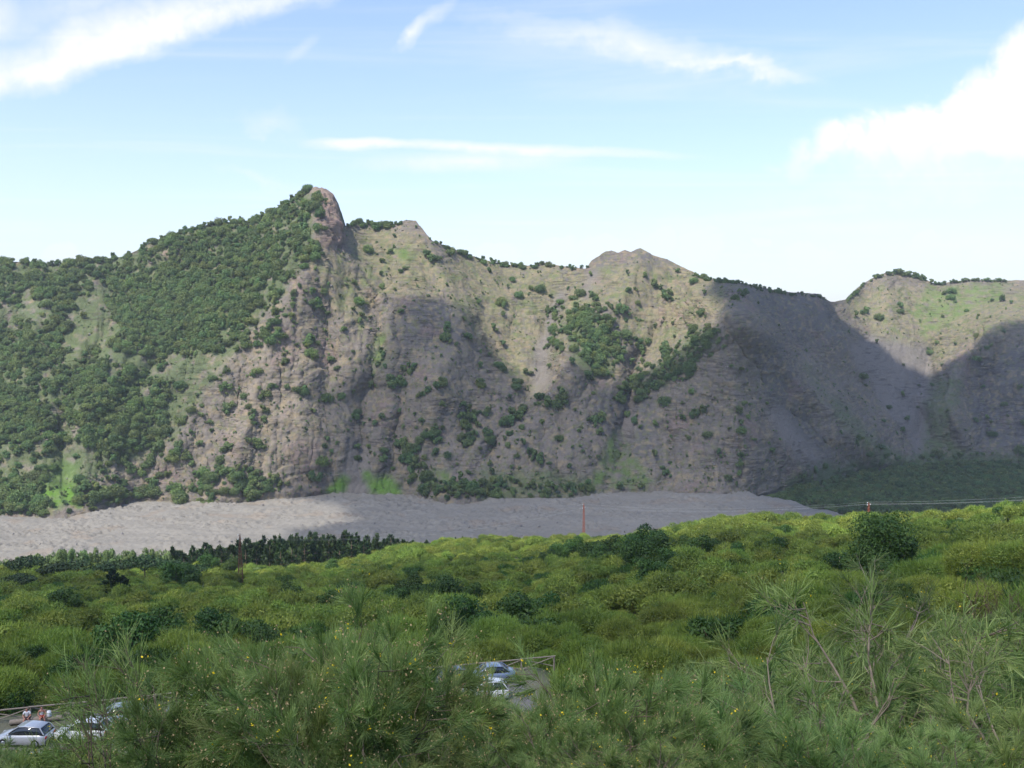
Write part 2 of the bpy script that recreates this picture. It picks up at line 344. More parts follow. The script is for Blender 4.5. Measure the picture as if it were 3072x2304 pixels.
WOOD = [[(-160, 250), (160, 238), (300, 190), (316, 196), (308, 262), (252, 330), (206, 392), (172, 440), (100, 480), (-160, 520)], [(770, 500), (800, 466), (900, 456), (1190, 450), (1190, 512), (770, 512)], [(560, 322), (600, 322), (616, 342), (612, 372), (580, 372)], [(700, 330), (716, 340), (660, 390), (630, 392)]]
MASK = {k: np.clip(sum(pmask(p) for p in L), 0, 1) for k, L in dict(grass=GRASS, fresh=FRESH, lush=FRESH[1:4], scree=SCREE, pink=PINK, tan=TAN, grey=GREY, olive=OLIVE, wood=WOOD).items()}
smoothm = np.clip(MASK['scree'] + 0.75 * MASK['fresh'] + 0.4 * MASK['grass'] + 0.3 * MASK['wood'], 0, 1)
edge = sstep(T, 0, 0.02)[:, None] * (0.55 + 0.45 * sstep(1 - T, 0.0, 0.06)[:, None]) * np.ones(NCU); edge = edge.ravel()
q = Pm / 1.0
rid = fbm(np.stack([q[:, 0] / 26, q[:, 1] / 26, q[:, 2] / 40], 1), 4, 0.6, True)
med = fbm(q / 17.0 + 5, 4, 0.58)
fin = fbm(q / 5.0 + 9, 3, 0.6, True)
strat = q[:, 2] + 0.16 * q[:, 0] * np.sin(q[:, 0] / 140) + 14 * perlin(q / 60) + 5 * perlin(q / 20 + 3)
s1 = perlin(np.stack([strat / 7.5, q[:, 0] / 90, q[:, 1] / 90], 1)); s2 = perlin(np.stack([strat / 3.2, q[:, 0] / 40, q[:, 1] / 40 + 7], 1))
outcrop = sstep(fbm(np.stack([q[:, 0] / 55, q[:, 1] / 55, q[:, 2] / 34], 1) + 20, 3), 0.03, 0.20)        # where bare ledges break out
pkm = MASK['pink']
disp = (1.5 * rid + 2.2 * med) * (1 - 0.6 * smoothm) + (1.25 * fin + 0.3) * (1 - 0.75 * smoothm) + (sstep(s1, -0.06, 0.10) * 1.1 + s2 * 0.5) * outcrop * (1 - 0.8 * smoothm) + pkm * (fin * 4.5 + med * 6)
Pm = Pm + Nm * (disp * edge)[:, None]
# colour
rock = np.array([0.172, 0.147, 0.122]); C = np.ones((len(Pm), 3)) * rock
def blend(c, w): 
    global C
    C = C + (np.asarray(c) - C) * np.clip(w, 0, 1)[:, None]
tone = fbm(q / 90.0 + 40, 4)
C *= (1 + 0.22 * tone + 0.12 * perlin(np.stack([strat / 5.0, q[:, 0] / 120, q[:, 1] / 120], 1)) + 0.10 * med)[:, None]
blend([0.255, 0.212, 0.165], MASK['tan'] * (0.6 + 0.6 * med))
blend([0.120, 0.112, 0.108], MASK['grey'] * 0.85)  # dark grey rock, its colour also lowered to deepen the right-hand shade
blend([0.30, 0.212, 0.165], pkm * (0.7 + 0.7 * med))
blend([0.235, 0.16, 0.14], sstep(fbm(q / 38.0 + 61, 3), 0.16, 0.36) * 0.45)
gv = fbm(q / 9.0 + 77, 4)
blend([0.215, 0.195, 0.105], MASK['grass'] * sstep(gv, -0.42, 0.12) * 0.9)
blend([0.135, 0.165, 0.06], MASK['grass'] * sstep(fbm(q / 14.0 + 31, 3), 0.02, 0.30) * 0.75)
tuft = sstep(fbm(q / 4.5 + 55, 3), 0.02, 0.26)
flat = sstep(np.abs(Nm[:, 2]), 0.35, 0.75)
blend([0.15, 0.15, 0.075], tuft * (0.62 + 0.3 * flat) * (1 - pkm) * (1 - MASK['scree']))
blend([0.25, 0.20, 0.125], sstep(fbm(q / 6.5 + 91, 3), 0.06, 0.30) * 0.8 * (1 - MASK['scree']))
blend([0.135, 0.125, 0.115], sstep(fbm(q / 3.6 + 12, 3), 0.08, 0.34) * 0.65 * (1 - MASK['scree']))
blend([0.185, 0.165, 0.145], MASK['scree'] * 0.9)
blend([0.11, 0.145, 0.055], MASK['olive'] * (0.55 + 0.9 * gv))
blend([0.12, 0.175, 0.05], MASK['fresh'] * np.clip(0.5 + 1.5 * gv, 0, 0.9))
blend([0.105, 0.205, 0.030], MASK['lush'] * np.clip(0.85 + 0.7 * gv, 0, 1))
blend([0.085, 0.12, 0.045], MASK['wood'] * sstep(gv, -0.45, 0.05) * 0.8)
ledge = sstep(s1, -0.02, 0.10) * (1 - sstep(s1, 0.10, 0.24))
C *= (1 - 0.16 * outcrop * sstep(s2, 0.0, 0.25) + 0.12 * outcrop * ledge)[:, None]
C = np.clip(C, 0.02, 0.6)

def mat_rock(name, bump=0.5, s=1.0, fine=0.35, strata=0.0):
    m = bpy.data.materials.new(name); m.use_nodes = True; nt = m.node_tree; g = G(nt); b = nt.nodes['Principled BSDF']
    at = g.node('ShaderNodeAttribute', attribute_name='Col')
    geo = g.node('ShaderNodeNewGeometry'); p = geo.outputs['Position']
    n1 = g.noise(p, 0.45 * s, 6, 0.65); n2 = g.noise(p, 1.9 * s, 4, 0.7)
    f = g.m('ADD', 1 - fine, g.m('MULTIPLY', g.m('ADD', g.m('MULTIPLY', n1, 0.6), g.m('MULTIPLY', n2, 0.4)), 2 * fine))
    hgt = g.m('ADD', n1, g.m('MULTIPLY', n2, 0.35))
    if strata:                                                     # thin tilted beds of lava and ash in the cliff
        mp = g.node('ShaderNodeMapping'); g.put(mp.inputs[0], p); mp.inputs['Rotation'].default_value = (0, 0.09, 0); mp.inputs['Scale'].default_value = (0.055, 0.055, 0.42)
        n3 = g.noise(mp.outputs[0], 1.0, 5, 0.62, 0.6); msk = g.smooth(g.noise(p, 0.022, 3, 0.6), 0.42, 0.62)
        f = g.m('MULTIPLY', f, g.m('SUBTRACT', 1.0, g.m('MULTIPLY', g.m('MULTIPLY', g.smooth(n3, 0.52, 0.60), msk), strata)))
        hgt = g.m('ADD', hgt, g.m('MULTIPLY', g.m('MULTIPLY', n3, msk), -2.2))
    g.put(b.inputs[0], g.mix(1.0, at.outputs[0], g.vec(f, f, f), 'MULTIPLY'))
    b.inputs['Roughness'].default_value = 0.92; b.inputs['Specular IOR Level'].default_value = 0.15
    bp = g.node('ShaderNodeBump'); bp.inputs['Strength'].default_value = bump; bp.inputs['Distance'].default_value = 1.6 / s
    g.put(bp.inputs['Height'], hgt); g.put(b.inputs['Normal'], bp.outputs[0])
    return m
M_ROCK = mat_rock('cliff_rock', 0.8, 1.0, 0.48, 0.38)
# the far side of the ridge falls away behind the crest, the foot runs on under the valley floor
top = Pm.reshape(NRV, NCU, 3)[-1]; foot = Pm.reshape(NRV, NCU, 3)[0].copy()
foot[:, 2] -= 25; foot[:, 1] -= 14
b1 = top + np.array([0, 28, 1.0]) * 1.0; b1[:, 2] = top[:, 2] - 6; b2 = top + np.array([0, 260, -110.0]); b3 = top + np.array([0, 900, 0.0]); b3[:, 2] = -200
Vm = np.concatenate([foot, Pm, b1, b2, b3]); ext = np.tile(np.array([[0.06, 0.09, 0.04]]), (NCU, 1))
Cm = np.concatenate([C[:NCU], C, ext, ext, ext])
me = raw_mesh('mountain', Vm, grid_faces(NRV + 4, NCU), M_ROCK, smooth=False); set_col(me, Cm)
link('mountain', me, label='steep grey and green caldera cliff with a pointed rocky peak', kind='structure')
PMG = Pm.reshape(NRV, NCU, 3); NMG = Nm.reshape(NRV, NCU, 3)
def on_mountain(u, v):
    """surface point of the mountain at pixel (u, v)"""
    u = np.atleast_1d(np.asarray(u, float)); v = np.atleast_1d(np.asarray(v, float))
    ci = np.clip((u - U[0]) / (U[1] - U[0]), 0, NCU - 1.001); c0 = ci.astype(int)
    a = np.interp(u, U, vb); b = np.interp(u, U, vs)
    ri = np.clip((v - a) / (b - a), 0, 1) * (NRV - 1); r0 = np.clip(np.round(ri).astype(int), 0, NRV - 1)
    return PMG[r0, c0], NMG[r0, c0]

# ------------------------------------------------------------------ ground: hillside below the camera and the valley floor
KY = np.array([-60, 0, 8, 15, 30, 60, 75, 90, 130, 180, 240, 320, 350, 420, 520, 620, 800, 3200], float)
PROF = {0: [20, -1.7, -4.0, -8.3, -17, -28, -31, -34, -45, -56, -68.5, -84.5, -91, -107, -130, -152, -159, -159],
        256: [20, -1.7, -4.0, -8.3, -17, -27.5, -30.5, -33.5, -44, -55, -67.5, -84, -90.5, -107, -130, -152, -159, -159],
        512: [20, -1.7, -4.0, -8.2, -16.5, -27, -30, -32.5, -42, -53, -65, -78.5, -83, -93, -124, -152, -159, -159],
        768: [20, -1.7, -4.0, -8.0, -15, -24.5, -27.5, -30.5, -39, -47.5, -56, -66, -71, -93, -126, -152, -159, -159],
        1024: [20, -1.7, -3.8, -7.3, -12.8, -20.5, -23.6, -26.5, -33.5, -40, -46.5, -64, -74, -101, -130, -152, -159, -159]}
PU = np.array(sorted(PROF)); PZ = np.array([PROF[k] for k in sorted(PROF)], float)
FEN_A, FEN_B = np.array([-39.5, 73.6]), np.array([3.6, 86.2])            # the two ends of the car park fence
FDIR = (FEN_B - FEN_A) / np.linalg.norm(FEN_B - FEN_A); FNOR = np.array([FDIR[1], -FDIR[0]])   # towards the camera
Z_LOT = -30.0
def lot_mask(x, y):
    s = (x - FEN_A[0]) * FDIR[0] + (y - FEN_A[1]) * FDIR[1]; t = (x - FEN_A[0]) * FNOR[0] + (y - FEN_A[1]) * FNOR[1]
    return np.minimum(np.minimum(s + 26, 43.5 - s), np.minimum(t + 1.2, 12.0 - t))
def ground_z(x, y):
    x = np.asarray(x, float); y = np.asarray(y, float); sh = np.broadcast(x, y).shape
    x = np.broadcast_to(x, sh).ravel(); y = np.broadcast_to(y, sh).ravel()
    u = np.clip(512 + F * x / np.maximum(y, 12.0), -100, 1124)
    zi = np.stack([np.interp(y, KY, PZ[k]) for k in range(len(PU))], 1)
    fu = np.clip(np.interp(u, PU, np.arange(len(PU))), 0, len(PU) - 1.0001); i = fu.astype(int); f = fu - i; f = f * f * (3 - 2 * f)
    z = zi[np.arange(len(u)), i] * (1 - f) + zi[np.arange(len(u)), i + 1] * f
    p = np.stack([x, y, 0 * x], 1)
    far = sstep(y, 20, 120) * (1 - sstep(y, 520, 700))
    z = z + far * (3.2 * fbm(p / 70.0 + 2, 2) + 1.1 * fbm(p / 21.0, 2)) + 0.30 * fbm(p / 3.5 + 8, 3) * sstep(y, 2, 10)
    L = sstep(lot_mask(x, y), -5.0, 1.0)
    z = z + (Z_LOT - z) * L
    return z.reshape(sh)
gy = np.concatenate([np.linspace(-60, 0, 8)[:-1], np.linspace(0, 40, 60)[:-1], np.linspace(40, 110, 90)[:-1], np.linspace(110, 450, 150)[:-1], np.linspace(450, 700, 50)[:-1], np.linspace(700, 3200, 24)])
gs = np.linspace(-1, 1, 240)
gw = np.maximum(80, 0.80 * gy + 60)
GX = gs[None] * gw[:, None]; GX[-1] = gs * 4000; GX[-2] = gs * 3600; GX[-3] = gs * 3200
GY = np.broadcast_to(gy[:, None], GX.shape)
GZ = ground_z(GX, GY)
gp = np.stack([GX, GY, GZ], -1).reshape(-1, 3)
gn = fbm(gp / 6.0, 4); gn2 = fbm(gp / 1.3 + 4, 3)
gc = np.array([0.075, 0.10, 0.035]) * (1 + 0.5 * gn)[:, None] + np.array([0.06, 0.045, 0.025]) * sstep(gn2, 0.05, 0.3)[:, None]
lm = sstep(lot_mask(gp[:, 0], gp[:, 1]), -1.2, 0.6)[:, None]
gc = gc + (np.array([0.17, 0.165, 0.11]) * (1 + 0.4 * gn[:, None]) - gc) * lm
me = raw_mesh('ground', gp, grid_faces(len(gy), len(gs)), mat_rock('hillside_soil', 0.6, 4.0, 0.3), smooth=True); set_col(me, np.clip(gc, 0.01, 0.5))
link('ground', me, label='green hillside dropping to the flat valley floor', kind='structure')

# ------------------------------------------------------------------ lava flow on the valley floor
lx = np.linspace(-1, 1, 760); ly = np.concatenate([np.linspace(470, 640, 60)[:-1], np.linspace(640, 950, 250)])
LX = lx[None] * (0.64 * ly[:, None] + 25); LY = np.broadcast_to(ly[:, None], LX.shape)
lp = np.stack([LX.ravel(), LY.ravel(), 0 * LX.ravel()], 1)
w1 = perlin(lp / 50 + 3) * 14
swell = fbm(np.stack([lp[:, 0] / 110 + w1 / 60, lp[:, 1] / 42, lp[:, 2] + 1], 1), 3)
rub = fbm(lp / 9.0 + 7, 4, 0.6, True); rub2 = fbm(lp / 3.2 + 19, 3, 0.6)
rough = sstep(fbm(np.stack([lp[:, 0] / 60, lp[:, 1] / 30, lp[:, 2] + 6], 1), 3), -0.12, 0.22)
lz = Z_FLOOR + 5.5 * swell + (1.1 + 2.8 * rough) * (rub - 0.2) + (1.0 + 1.6 * rough) * rub2
us = 512 + F * lp[:, 0] / lp[:, 1]
# the flow ends in a rounded lobe on the east, and lies against the cliff foot
end = sstep(polysd(lp[:, :2] + np.stack([w1 * 0.5, w1 * 0.4], 1), [(-900, 470), (215, 470), (250, 640), (274, 760), (268, 820), (246, 862), (224, 905), (206, 960), (-900, 960)]), -9, 7)
lz = lz * end + (Z_FLOOR - 12) * (1 - end)
lz = np.maximum(lz, Z_FLOOR - 20) + 3.0 * sstep(lp[:, 1], 500, 620) - 5.0 + 2.0
lpz = lp.copy(); lpz[:, 2] = lz
lc = np.ones((len(lp), 3)) * np.array([0.215, 0.199, 0.170]) * (1 + 0.10 * swell + 0.12 * rub2 + 0.10 * fbm(lp / 40, 3))[:, None]
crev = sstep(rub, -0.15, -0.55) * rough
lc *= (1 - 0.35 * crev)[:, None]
brown = sstep(fbm(lp / 30 + 80, 3), 0.14, 0.34)[:, None] * 0.5
lc = lc + (np.array([0.23, 0.185, 0.14]) - lc) * brown
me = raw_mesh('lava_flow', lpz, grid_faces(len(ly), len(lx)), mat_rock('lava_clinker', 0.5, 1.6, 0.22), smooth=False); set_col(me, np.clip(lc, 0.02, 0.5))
link('lava_flow', me, label='pale grey old lava flow of rough clinker filling the valley', kind='structure')
# ------------------------------------------------------------------ plant prototypes
M_BARK = mat_simple('bark_grey_brown', (0.16, 0.125, 0.09), 0.9, 0.1, nscale=9, namp=0.35)
M_DEAD = mat_simple('weathered_dead_wood', (0.27, 0.215, 0.155), 0.9, 0.1, nscale=7, namp=0.3)
M_DEADRED = mat_simple('dry_red_brown_twigs', (0.155, 0.10, 0.07), 0.9, 0.1, nscale=6, namp=0.3)
M_BROOM = mat_foliage('broom_green', (0.105, 0.168, 0.048), (0.300, 0.370, 0.125), 0.30, 0.022)
M_BROOMY = mat_foliage('broom_shrub_green', (0.092, 0.150, 0.029), (0.285, 0.340, 0.066), 0.28, 0.020)
M_TREE = mat_foliage('cliff_tree_leaves', (0.075, 0.122, 0.045), (0.155, 0.215, 0.072), 0.20, 0.03)
M_LEAF = mat_foliage('broadleaf_leaves', (0.028, 0.070, 0.015), (0.072, 0.135, 0.027), 0.20, 0.02)
M_PALE = mat_foliage('pale_leaves', (0.11, 0.17, 0.06), (0.20, 0.27, 0.10), 0.25, 0.02)
M_PINE = mat_foliage('pine_needles', (0.028, 0.055, 0.020), (0.060, 0.100, 0.030), 0.08, 0.015)
M_GRASS = mat_foliage('fresh_grass', (0.07, 0.14, 0.018), (0.15, 0.24, 0.035), 0.3, 0.02)
M_FLOWER = mat_simple('yellow_broom_flower', (0.75, 0.55, 0.02), 0.6, 0.2)
M_POD = mat_simple('dry_seed_pods', (0.42, 0.31, 0.16), 0.8, 0.1)

def unit(v): return v / (np.linalg.norm(v, axis=-1, keepdims=True) + 1e-9)
def frames(n, r):
    """two axes across each direction n, turned at random"""
    a = unit(np.cross(n, r.normal(size=n.shape))); return a, np.cross(n, a)
def blades(base, d, length, width, r, bend=0.25):
    """thin tapering shoots: 5 vertices, 3 triangles each, bent upwards"""
    n = len(base); a, _ = frames(d, r); L = length[:, None]; w = width[:, None] * 0.5
    mid = base + d * L * 0.5 + r.normal(size=(n, 3)) * L * 0.04
    tip = base + unit(d + np.array([0, 0, bend])) * L
    V = np.stack([base - a * w, base + a * w, mid + a * w * 0.85, mid - a * w * 0.85, tip], 1).reshape(-1, 3)
    i = np.arange(n)[:, None] * 5
    return V, np.concatenate([i + [0, 1, 2], i + [0, 2, 3], i + [3, 2, 4]])
def leafquads(c, nrm, size, r, aspect=0.62):
    n = len(c); a, b = frames(nrm, r); s = size[:, None]
    V = np.stack([c - a * s, c - b * s * aspect + nrm * s * 0.18, c + a * s, c + b * s * aspect + nrm * s * 0.18], 1).reshape(-1, 3)
    return V, np.arange(n * 4).reshape(n, 4)
def tube(pts, rad, sides=5):
    pts = np.asarray(pts, float); n = len(pts); t = unit(np.gradient(pts, axis=0))
    up = np.array([0.3, 0.2, 1.0]) if abs(t[0][2]) < 0.9 else np.array([1.0, 0.1, 0])
    a = unit(np.cross(t, up)); b = np.cross(t, a)
    th = np.linspace(0, 2 * math.pi, sides, endpoint=False)
    V = pts[:, None] + (a[:, None] * np.cos(th)[None, :, None] + b[:, None] * np.sin(th)[None, :, None]) * np.asarray(rad, float)[:, None, None]
    i = np.arange(n * sides).reshape(n, sides); j = np.roll(i, -1, 1)
    return V.reshape(-1, 3), np.stack([i[:-1], j[:-1], j[1:], i[1:]], -1).reshape(-1, 4)
class Acc:
    def __init__(s): s.V = []; s.F3 = []; s.F4 = []; s.t = []; s.n = 0
    def add(s, VF, tone=0.5):
        V, Fc = VF; (s.F3 if Fc.shape[1] == 3 else s.F4).append(Fc + s.n)
        s.V.append(V); s.t.append(np.full(len(V), tone) if np.isscalar(tone) else np.asarray(tone)); s.n += len(V)
    def mesh(s, name, mat, smooth=False):
        fl = []
        if s.F3: fl.append(np.concatenate(s.F3))
        if s.F4: fl.append(np.concatenate(s.F4))
        return raw_mesh(name, np.concatenate(s.V), fl, mat, smooth=smooth, uvtone=np.concatenate(s.t))

def lobes_crown(r, n_lobe, R, H, z0, flat=1.0):
    th = r.uniform(0, 2 * math.pi, n_lobe); rr = np.sqrt(r.uniform(0, 1, n_lobe)) * R * 0.62; hh = r.uniform(0, 1, n_lobe)
    c = np.stack([np.cos(th) * rr, np.sin(th) * rr, z0 + hh * H * (1 - 0.55 * (rr / R) ** 2)], 1)
    return c, r.uniform(0.30, 0.50, n_lobe) * R * np.array([[1, 1, 0.8 * flat]]).T.mean() 
def make_tree(seed, mat, H=7.0, R=3.0, nq=620, qs=0.42, trunk=0.30, lobes=11, bare=0.25, name='tree', join=False):
    r = np.random.default_rng(seed); A = Acc(); z0 = H * (bare + 0.16)
    c, rad = lobes_crown(r, lobes, R, H * (1 - bare - 0.34), z0)
    k = r.integers(0, lobes, nq); d = unit(r.normal(size=(nq, 3)) + [0, 0, 0.25])
    p = c[k] + d * rad[k][:, None] * r.uniform(0.72, 1.08, nq)[:, None] * [1, 1, 0.85]
    nn = unit(d + r.normal(size=(nq, 3)) * 0.45)
    tl = r.uniform(0.2, 0.8, lobes)
    A.add(leafquads(p, nn, qs * r.uniform(0.6, 1.35, nq), r), np.repeat(np.clip(tl[k] + r.normal(size=nq) * 0.22, 0, 1), 4))
    crown = A.mesh(name + '_crown', mat)
    B = Acc(); top = np.array([r.normal() * 0.3, r.normal() * 0.3, H * 0.62])
    B.add(tube([(0, 0, -0.6), (0.05, 0, H * 0.2), top * 0.6 + [0, 0, H * 0.05], top], [trunk, trunk * 0.8, trunk * 0.5, trunk * 0.2], 6))
    for j in range(min(lobes, 7)):
        s = np.array([top[0] * 0.4, top[1] * 0.4, H * r.uniform(0.22, 0.45)])
        B.add(tube([s, (s + c[j]) / 2 + [0, 0, -0.2], c[j]], [trunk * 0.42, trunk * 0.28, trunk * 0.1], 4))
    return dict(trunk=B.mesh(name + '_trunk', M_BARK, True), crown=crown)
def join_parts(name, parts, mats):
    V = []; Fl3 = []; Fl4 = []; mi3 = []; mi4 = []; tn = []; n = 0
    for q, me in enumerate(parts):
        co = np.empty(len(me.vertices) * 3, np.float32); me.vertices.foreach_get('co', co); co = co.reshape(-1, 3)
        tv = np.empty(len(co), np.float32); me.attributes['tone'].data.foreach_get('value', tv); tn.append(tv)
        li = np.empty(len(me.loops), np.int32); me.loops.foreach_get('vertex_index', li)
        ls = np.empty(len(me.polygons), np.int32); me.polygons.foreach_get('loop_start', ls); lt = np.diff(np.append(ls, len(li)))
        for cnt, FL, MI in ((3, Fl3, mi3), (4, Fl4, mi4)):
            s = ls[lt == cnt]
            if len(s): FL.append(li[s[:, None] + np.arange(cnt)] + n); MI.append(np.full(len(s), q))
        V.append(co); n += len(co)
    fl = []; mi = []
    for FL, MI in ((Fl3, mi3), (Fl4, mi4)):
        if FL: fl.append(np.concatenate(FL)); mi.append(np.concatenate(MI))
    return raw_mesh(name, np.concatenate(V), fl, mats, np.concatenate(mi), uvtone=np.concatenate(tn))
def make_pine(seed, mat=None, H=9.0, R=2.3, tiers=9, name='pine', nq=760, umbrella=False):
    r = np.random.default_rng(seed); A = Acc(); B = Acc()
    B.add(tube([(0, 0, -0.5), (0.05, 0.02, H * 0.5), (0, 0, H * 0.96)], [0.2, 0.13, 0.03], 6))
    if umbrella:
        n = nq; d = unit(r.normal(size=(n, 3))); k = r.integers(0, 7, n); th = np.arange(7) * 0.9
        c = np.stack([np.cos(th) * R * 0.55, np.sin(th) * R * 0.55, H * 0.72 + r.uniform(-0.3, 0.5, 7)], 1); c[0, :2] = 0; c[0, 2] += 0.5
        p = c[k] + d * np.array([R * 0.55, R * 0.55, H * 0.13]) * r.uniform(0.7, 1.05, n)[:, None]
        A.add(leafquads(p, unit(d * [1, 1, 1.5] + r.normal(size=(n, 3)) * 0.4), 0.34 * r.uniform(0.6, 1.3, n), r, 0.4), np.repeat(r.uniform(0, 1, n), 4))
        for j in range(7): B.add(tube([(0, 0, H * 0.45), (c[j] + [0, 0, H * 0.5]) / 2, c[j]], [0.1, 0.07, 0.03], 4))
    else:
        per = nq // tiers
        for j in range(tiers):
            f = j / (tiers - 1); z = H * (0.14 + 0.82 * f); rr = R * (1 - f) ** 0.8 * (0.85 + 0.3 * r.random()) + 0.15
            nb = max(4, int(8 - 4 * f)); bt = r.uniform(0, 6.28, nb); kk = r.integers(0, nb, per)
            t = np.sqrt(r.uniform(0.05, 1, per)); th = bt[kk] + r.normal(size=per) * 0.25
            p = np.stack([np.cos(th) * rr * t, np.sin(th) * rr * t, z + t * rr * 0.30 + r.normal(size=per) * 0.16 * (1 + R * 0.2)], 1)
            d = unit(np.stack([np.cos(th), np.sin(th), 0.9 + 0 * th], 1) + r.normal(size=(per, 3)) * 0.4)
            A.add(blades(p, d, r.uniform(0.45, 0.85, per) * (0.7 + 0.12 * R), r.uniform(0.20, 0.34, per), r), np.repeat(r.uniform(0, 1, per), 5))
            for b in bt: B.add(tube([(0, 0, z), (math.cos(b) * rr * 0.8, math.sin(b) * rr * 0.8, z + rr * 0.22)], [0.05, 0.02], 3))
    return dict(trunk=B.mesh(name + '_trunk', M_BARK, True), crown=A.mesh(name + '_crown', mat or M_PINE))
def make_shrub(seed, mat, R=2.2, H=2.7, n=2600, lob=15, name='shrub', leaf=0.15):
    """broom cushion seen from afar: many small domes of fine shoots"""
    r = np.random.default_rng(seed); A = Acc()
    th = r.uniform(0, 6.28, lob); rr = np.sqrt(r.uniform(0.02, 1, lob)) * R * 0.72
    c = np.stack([np.cos(th) * rr, np.sin(th) * rr, H * (0.66 - 0.34 * (rr / R) ** 2) * r.uniform(0.75, 1.08, lob)], 1); rad = r.uniform(0.26, 0.46, lob) * R
    k = r.choice(lob, n, p=rad ** 2 / (rad ** 2).sum()); d = unit(r.normal(size=(n, 3)) + [0, 0, 0.45])
    p = c[k] + d * rad[k][:, None] * r.uniform(0.84, 1.04, n)[:, None] * [1, 1, 0.92]
    tl = r.uniform(0.25, 0.75, lob); tb = np.clip(tl[k] + r.normal(size=n) * 0.2, 0, 1)
    m = int(n * 0.55); nn = unit(d + r.normal(size=(n, 3)) * 0.3)
    A.add(leafquads(p[:m], nn[:m], leaf * r.uniform(0.6, 1.4, m), r, 0.45), np.repeat(tb[:m], 4))
    dd = unit(d * 0.9 + [0, 0, 0.5] + r.normal(size=(n, 3)) * 0.3)
    A.add(blades(p[m:], dd[m:], r.uniform(0.2, 0.62, n - m), leaf * 0.4 * r.uniform(0.6, 1.4, n - m), r), (tb[m:, None] * np.array([0.8, 0.8, 0.95, 0.95, 1.1])).ravel())
    fol = A.mesh(name + '_foliage', mat)
    B = Acc()
    for j in range(lob): B.add(tube([(0, 0, -0.3), c[j] * [0.45, 0.45, 0.5], c[j] + [0, 0, rad[j] * 0.4]], [0.05, 0.035, 0.012], 4))
    return dict(stems=B.mesh(name + '_stems', M_BARK), foliage=fol)
def make_broom(seed, mat, H=2.8, R=1.1, limbs=8, sub=6, ter=5, twigs=13, tw=0.0085, tl=(0.22, 0.48), stem=0.022, open_=0.0, name='broom', flowers=0.012, wood=None, pods=0.02, spread=0.42, up=1.0):
    """broom seen from near: branching stems that end in brushes of thin green switches"""
    r = np.random.default_rng(seed); A = Acc(); B = Acc(); bp = []; bd = []; ct = []
    for i in range(limbs):
        th = 6.283 * (i + r.uniform(-0.3, 0.3)) / limbs; out = R * r.uniform(0.35, 0.95); hh = H * r.uniform(0.52, 0.84) * (1 - 0.22 * (out / R) ** 2)
        e = np.array([math.cos(th) * out, math.sin(th) * out, hh]); s = np.array([math.cos(th), math.sin(th), 0]) * 0.06
        t = np.linspace(0, 1, 7)[:, None]; w = np.cumsum(r.normal(size=(7, 3)), 0) * 0.035 * H * t
        pts = s + (e - s) * np.concatenate([t ** 0.85, t ** 0.85, t ** 1.05], 1) + w * [1, 1, 0.4]
        pts[0, 2] = -0.25
        B.add(tube(pts, stem * (1 - 0.8 * t[:, 0]) * r.uniform(0.7, 1.3), 5), 0.5)
        for j in range(sub):
            f = r.uniform(0.28 + 0.3 * open_, 1.0); a = f * 6; q = int(min(a, 5)); p0 = pts[q] + (pts[q + 1] - pts[q]) * (a - q); ld = unit(pts[q + 1] - pts[q])
            d = unit(ld * 0.55 + r.normal(size=3) * 0.6 + [0, 0, 0.22 * up] + unit(p0 * [1, 1, 0]) * 0.6); L = H * r.uniform(0.14, 0.26)
            p1 = p0 + d * L; B.add(tube([p0, p0 + d * L * 0.55 + r.normal(size=3) * 0.02 * H, p1], [stem * 0.32, stem * 0.22, stem * 0.12], 4), 0.5)
            for k in range(ter):
                g0 = p0 + (p1 - p0) * r.uniform(0.25, 1); d2 = unit(d + r.normal(size=3) * 0.55 + [0, 0, 0.12 * up]); L2 = H * r.uniform(0.06, 0.13); g1 = g0 + d2 * L2
                B.add(tube([g0, g1], [stem * 0.14, stem * 0.08], 3), 0.5)
                m = int(twigs * r.uniform(0.6, 1.4)); u = r.uniform(0.15, 1, m)[:, None]
                ct.append(np.clip(r.normal(0.45, 0.30) + r.normal(size=m) * 0.14, 0, 1)); bp.append(g0 + (g1 - g0) * u); bd.append(unit(d2 + r.normal(size=(m, 3)) * spread + [0, 0, 0.10 * up]))
    bp = np.concatenate(bp); bd = np.concatenate(bd); n = len(bp); L = r.uniform(*tl, n)
    tone = np.concatenate(ct)
    A.add(blades(bp, bd, L, tw * r.uniform(0.7, 1.3, n), r, 0.12 * up), (tone[:, None] * np.array([0.6, 0.6, 0.9, 0.9, 1.25])).ravel())
    out = dict(stems=B.mesh(name + '_stems', wood or M_BARK), foliage=A.mesh(name + '_foliage', mat))
    for key, frac, mm, sz in (('flowers', flowers, M_FLOWER, 0.016), ('seed_pods', pods, M_POD, 0.013)):
        if frac > 0:
            sel = r.random(n) < frac * (bp[:, 2] > H * 0.45) * 1.0; C_ = Acc()
            tips = bp[sel] + bd[sel] * L[sel][:, None] * 0.92
            if len(tips) > 3:
                tips = np.repeat(tips, 3, 0) + r.normal(size=(len(tips) * 3, 3)) * 0.03
                C_.add(leafquads(tips, unit(r.normal(size=tips.shape)), sz * r.uniform(0.7, 1.3, len(tips)), r)); out[key] = C_.mesh(name + '_' + key, mm)
    return out
